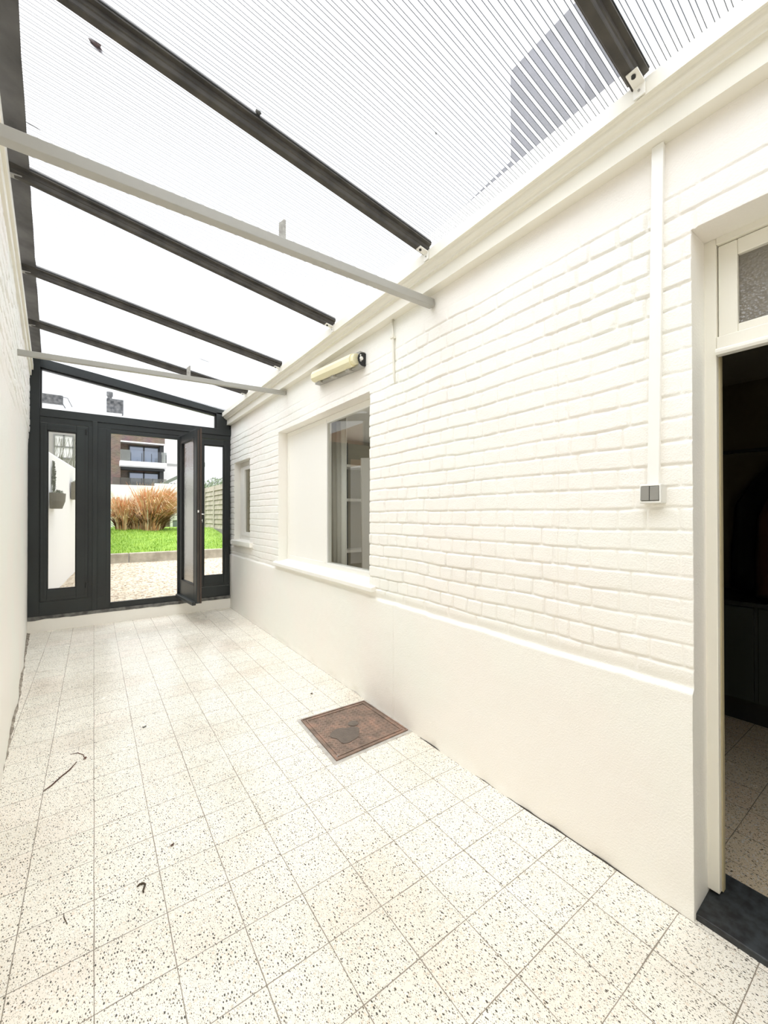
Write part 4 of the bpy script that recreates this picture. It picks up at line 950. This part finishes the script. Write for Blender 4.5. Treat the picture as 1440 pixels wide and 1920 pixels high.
# ornamental grass
M['straw'] = mat('dry_straw', (.86, .66, .42), .8, col2=(.62, .38, .20), vscale=5)
M['straw2'] = mat('rust_straw', (.78, .38, .18), .8, col2=(.52, .21, .10), vscale=5)
M['straw3'] = mat('pale_seed_heads', (.78, .66, .50), .8)
M['strawd'] = mat('dark_stalks', (.14, .065, .032), .9)
def clump(cx, cy, n, h, spread, lean, label):
    t = thing('dry_grass_clump', (cx, cy, .9), label, 'ornamental grass', 'dry ornamental grass clumps')
    groups = {'straw_blades': (MB(), 'straw', .5), 'rust_blades': (MB(), 'straw2', .28), 'dark_stalks': (MB(), 'strawd', .16), 'seed_heads': (MB(), 'straw3', .06)}
    names = list(groups)
    for nm in names:
        mb, mt, fr = groups[nm]
        for i in range(int(n*fr)):
            a = random.uniform(0, 6.28); rb = random.random()**.5*spread*.34
            x = cx+math.cos(a)*rb; y = cy+math.sin(a)*rb; z = .85
            hh = h*random.uniform(.45, 1.05)*(0.55 if nm == 'dark_stalks' else 1)
            dx = math.cos(a)*spread*random.uniform(.1, .65)+lean*random.uniform(.1, 1); dy = math.sin(a)*spread*random.uniform(.1, .5)
            w = random.uniform(.005, .012); px, py = -math.sin(a), math.cos(a); px, py = 1, 0.25
            pts = []
            for s in (0, .35, .62, .82, 1):
                droop = (s**3)*hh*random.uniform(.15, .45) if s > .8 else (s**3)*hh*.22
                pts.append((x+dx*s**1.8, y+dy*s**1.8, z+hh*s-droop))
            ws = (w, w, w*.9, w*.7, w*.15)
            o = len(mb.v)
            for p, q in zip(pts, ws): mb.v += [(p[0]-px*q, p[1]-py*q, p[2]), (p[0]+px*q, p[1]+py*q, p[2])]
            for k in range(4): mb.f.append((o+2*k, o+2*k+1, o+2*k+3, o+2*k+2)); mb.mi.append(0)
        b = mb.build(nm, M[mt], t); 
    return t
clump(.70, 14.2, 1000, 1.35, .50, .0, 'left clump of tall dry tan grass in the doorway view')
clump(1.08, 14.3, 1000, 1.15, .55, .05, 'middle lower clump of dry straw coloured grass')
clump(1.42, 14.0, 2200, 1.72, .85, .40, 'large rust tinted clump of dry grass leaning right')
# fence and hedge at the right
fn = thing('panel_fence', (3.2, 14, .8), 'weathered wooden lap panel fence seen through the right side pane', 'fence')
M['fence'] = mat('grey_fence_boards', (.47, .43, .35), .9, bump=.6, bscale=30, col2=(.30, .27, .21), vscale=5)
mb = MB(); y = 10.8
fz = lambda y: .92
for k in range(9):
    z = .90+k*.152
    mb.hexa([(3.17, 10.7, z), (3.205, 10.7, z), (3.205, 18.5, z), (3.17, 18.5, z), (3.20, 10.7, z+.165), (3.215, 10.7, z+.165), (3.215, 18.5, z+.165), (3.20, 18.5, z+.165)])
mb.build('boards', M['fence'], fn)
for yy in (11.4, 12.65, 13.9, 15.2, 16.5, 17.8):
    box('batten', (3.145, yy, .85, 3.175, yy+.05, 2.27), mat('fence_post_pale', (.55, .52, .44), .9), fn)
box('gravel_board', (3.16, 10.7, .75, 3.20, 18.5, .90), mat('gravel_board_grey', (.22, .21, .19), .9, bump=.8, bscale=20), fn)
mb = MB()
for i in range(12): leafball(mb, (3.72, 10.6+i*.85, 1.80+.06*math.sin(i*2.1)), (.42, .75, .95), 1500, .04)
o = mb.build('hedge', mat('hedge_leaves', (.16, .22, .10), .7, col2=(.07, .11, .04), vscale=4)); tag(o, 'dense green hedge rising above the panel fence', 'hedge')
mb = MB(); leafball(mb, (3.05, 19.5, 1.85), (.35, .6, .95), 1800, .05); o = mb.build('shrub', mat('olive_shrub', (.30, .28, .14), .8)); tag(o, 'olive shrub at the right edge of the open doorway', 'shrub')

# ------------------------------------------------------------------ buildings beyond the garden
M['brick'] = brick_mat('brown_brick', (.30, .20, .155), (.19, .125, .10), (.36, .31, .27))
M['conc'] = mat('white_concrete', (.88, .88, .87), .8)
M['dframe'] = mat('anthracite', (.04, .042, .045), .5)
M['winsky'] = mat('window_glass_dark', (.10, .12, .15), .03, spec=1.0)
M['winsky'].node_tree.nodes['Principled BSDF'].inputs['Metallic'].default_value = .55
M['winsky'].node_tree.nodes['Principled BSDF'].inputs['Base Color'].default_value = (.30, .34, .42, 1)
M['soffit'] = mat('dark_recess', (.12, .11, .10), .8)
bd = thing('apartment_block', (2.2, 40, 0), 'brown brick apartment block with white balconies seen through the open door', 'building')
mb = MB(); mb.box(-1.2, 40, 0, 1.79, 46, 8.15); mb.box(1.79, 40, 7.42, 5.04, 46, 8.15); mb.box(1.79, 41.2, 0, 5.04, 46, 7.42); mb.build('brick_walls', M['brick'], bd)
box('soffit_edge', (1.79, 39.95, 7.40, 5.06, 40.1, 7.50), M['conc'], bd)
box('recess_side', (4.72, 40.6, 2.2, 5.03, 41.2, 7.40), M['dframe'], bd)
box('recess_ceiling', (1.79, 40.1, 5.15, 5.05, 41.2, 5.30), M['dframe'], bd)
for zt_, zb_ in ((7.30, 5.75), (5.02, 3.2)):
    wf = MB(); frame_ring(wf, 2.42, 4.72, zb_, zt_, .09, 41.05, 41.2); wf.box(3.50, 41.05, zb_, 3.60, 41.2, zt_); w = wf.build('window', M['dframe'], bd)
    for a, b_ in ((2.51, 3.50), (3.60, 4.63)): p = MB(); p.box(a, 41.13, zb_+.09, b_, 41.16, zt_-.09); p.build('pane', M['winsky'] if zt_ > 6 else M['winsky'], w)
bl = box('balcony_slab', (1.70, 38.9, 5.34, 5.06, 41.2, 5.72), M['conc'], bd)
gb = glass_mat('balcony_glass', (.80, .82, .80), mixrough=.5, ior=1.4, scatter=(.55, .57, .55))
gl_clear = glass_mat('balcony_glass_clear', (.92, .95, .98), ior=1.4)
for a, b_, g_ in ((1.72, 2.42, gb), (2.46, 4.60, gl_clear), (4.64, 5.04, gb)):
    box('balustrade_pane', (a, 38.95, 5.74, b_, 38.98, 6.62), g_, bd)
for x in (2.43, 3.20, 3.90, 4.62, 4.98): box('balustrade_post', (x, 38.93, 5.72, x+.04, 38.99, 6.42), M['dframe'], bd)
box('balustrade_pane', (1.2, 38.95, 3.3, 5.04, 38.98, 4.35), glass_mat('balcony_glass_lower', (.80, .80, .76), mixrough=.3, ior=1.4, scatter=(.5, .5, .45)), bd)
for x in (1.72, 2.40, 3.20, 4.0, 4.7): box('balustrade_post', (x, 38.93, 3.3, x+.03, 38.99, 4.35), M['dframe'], bd)
# pale house with chimneys behind everything
ph = thing('pale_house', (0, 56, 0), 'overexposed white house roofline with chimneys beyond the dark screen transom', 'building')
mb = MB(); s = 56/40
mb.hexa([(-9, 55.5, 0), (2.6, 55.5, 0), (2.6, 62, 0), (-9, 62, 0), (-9, 55.5, 12.6), (2.6, 55.5, 12.95), (2.6, 62, 12.95), (-9, 62, 12.6)]); mb.build('white_walls', M['conc'], ph)
M['chim'] = mat('sooty_chimney', (.20, .20, .20), .9, bump=1, bscale=5, col2=(.05, .055, .06), vscale=3)
o = box('chimney_stack', (1.16, 55.6, 12.9, 2.75, 56.5, 14.55), M['chim'], ph); b2 = MB(); b2.tube([(1.45, 56, 14.5), (1.45, 56, 14.9)], .22, 10); b2.tube([(1.45, 56, 14.9), (1.45, 56, 15.35)], [.30, .30], 10); b2.build('chimney_pot', M['chim'], o)
o = box('chimney_stack', (-5.2, 55.6, 13.3, -2.75, 56.5, 14.15), M['chim'], ph)
mb = MB(); mb.tube([(-2.8, 55.8, 14.05), (-2.35, 55.8, 14.0), (-1.95, 55.8, 13.1)], .035, 6); mb.tube([(-2.8, 55.8, 13.4), (-2.5, 55.8, 12.8)], .04, 6); mb.build('stay_rod', M['chim'], o)
# grey rendered house seen in the left side pane
gh = thing('grey_house', (-1.5, 30, 0), 'grey rendered house wall with a divided window seen above the garden wall', 'building')
box('wall', (-2.8, 30, 0, -.35, 34, 6.5), mat('grey_render', (.36, .34, .31), .9, bump=.5, bscale=4), gh)
mb = MB(); frame_ring(mb, -1.90, -.96, 4.60, 5.98, .07, 29.93, 30.02); mb.box(-1.46, 29.93, 5.30, -1.38, 30.02, 5.95); mb.box(-1.87, 29.93, 5.24, -.99, 30.02, 5.32); wg = mb.build('window', mat('grey_window_frame', (.20, .20, .19), .7), gh)
mb = MB(); mb.box(-1.86, 29.97, 4.63, -1.0, 29.99, 5.95); mb.build('pane', mat('milky_pane', (.75, .73, .72), .5), wg)
mb = MB()
random.seed(3)
for k in range(26):
    x = random.uniform(-1.6, -.8); pts = [(x, 22.5, .8), (x, 22.5, 3.0)]
    for j in range(6): x += random.uniform(-.05, .12); pts.append((x, 22.5+random.uniform(-.1, .1), 3.0+j*.32+random.uniform(0, .1)))
    mb.tube(pts, [.014]*5+[.008]*3, 4)
o = mb.build('bare_shrub', M['bark']); tag(o, 'bare winter branches in front of the grey house window', 'shrub')
# white block right of the brick flats
wbk = thing('white_block', (6, 48, 0), 'white rendered building with small vents right of the brick flats', 'building')
box('wall', (5.6, 47, 0, 9.5, 52, 7.0), M['conc'], wbk); box('parapet_shadow', (5.6, 46.95, 6.42, 9.5, 47.0, 6.62), mat('grey_band', (.45, .46, .44), .9), wbk)
box('vent', (7.2, 46.94, 5.35, 7.75, 46.99, 5.65), mat('vent_grey', (.35, .35, .33), .9), wbk)
for x in (6.15, 6.45, 6.75): box('slot_window', (x, 46.94, 3.9, x+.14, 46.99, 4.6), mat('slot_grey', (.3, .31, .29), .8), wbk)
lt = thing('lean_to_roof', (3.4, 26, 0), 'dark tiled sloping roof just above the dry grass at the right', 'roof')
mb = MB(); mb.hexa([(3.1, 25, 2.95), (5.2, 25, 4.1), (5.2, 27, 4.1), (3.1, 27, 2.95), (3.1, 25, 3.12), (5.2, 25, 4.35), (5.2, 27, 4.35), (3.1, 27, 3.12)]); mb.build('tiles', mat('grey_tiles', (.22, .23, .22), .8, bump=1, bscale=10), lt)
mb = MB(); mb.box(3.3, 25.3, .8, 5.2, 26.8, 3.0); mb.build('walls', M['gwall'], lt)

# ------------------------------------------------------------------ the house above the cornice, seen through the roof
cs = thing('house_chimney', (2.9, 1.75, 3.0), 'blue grey slate clad chimney breast seen through the clear roof sheet', 'chimney')
M['slateclad'] = mat('blue_grey_slate', (.15, .15, .175), .7, bump=.6, bscale=9, col2=(.11, .11, .125), vscale=4)
mb = MB(); mb.box(2.2, 1.17, 3.0, 2.95, 1.66, 4.22); mb.build('stack', M['slateclad'], cs)
mb = MB(); mb.hexa([(2.25, 1.66, 2.95), (2.95, 1.66, 2.95), (2.95, 2.6, 2.95), (2.25, 2.6, 2.95), (2.25, 1.66, 3.69), (2.95, 1.66, 3.69), (2.95, 2.6, 3.60), (2.25, 2.6, 3.60)]); mb.build('low_roof_edge', M['slateclad'], cs)
# orange brick neighbour, only mirrored in the window glass
o = box('brick_neighbour', (-8.5, 9.5, 0, -6.0, 22, 5.3), brick_mat('orange_brick', (.55, .24, .10), (.45, .19, .08), (.5, .42, .33))); tag(o, 'orange brick neighbouring house mirrored in the large window', 'building')

for o in list(bpy.data.objects):
    if '_loc' in o: del o['_loc']
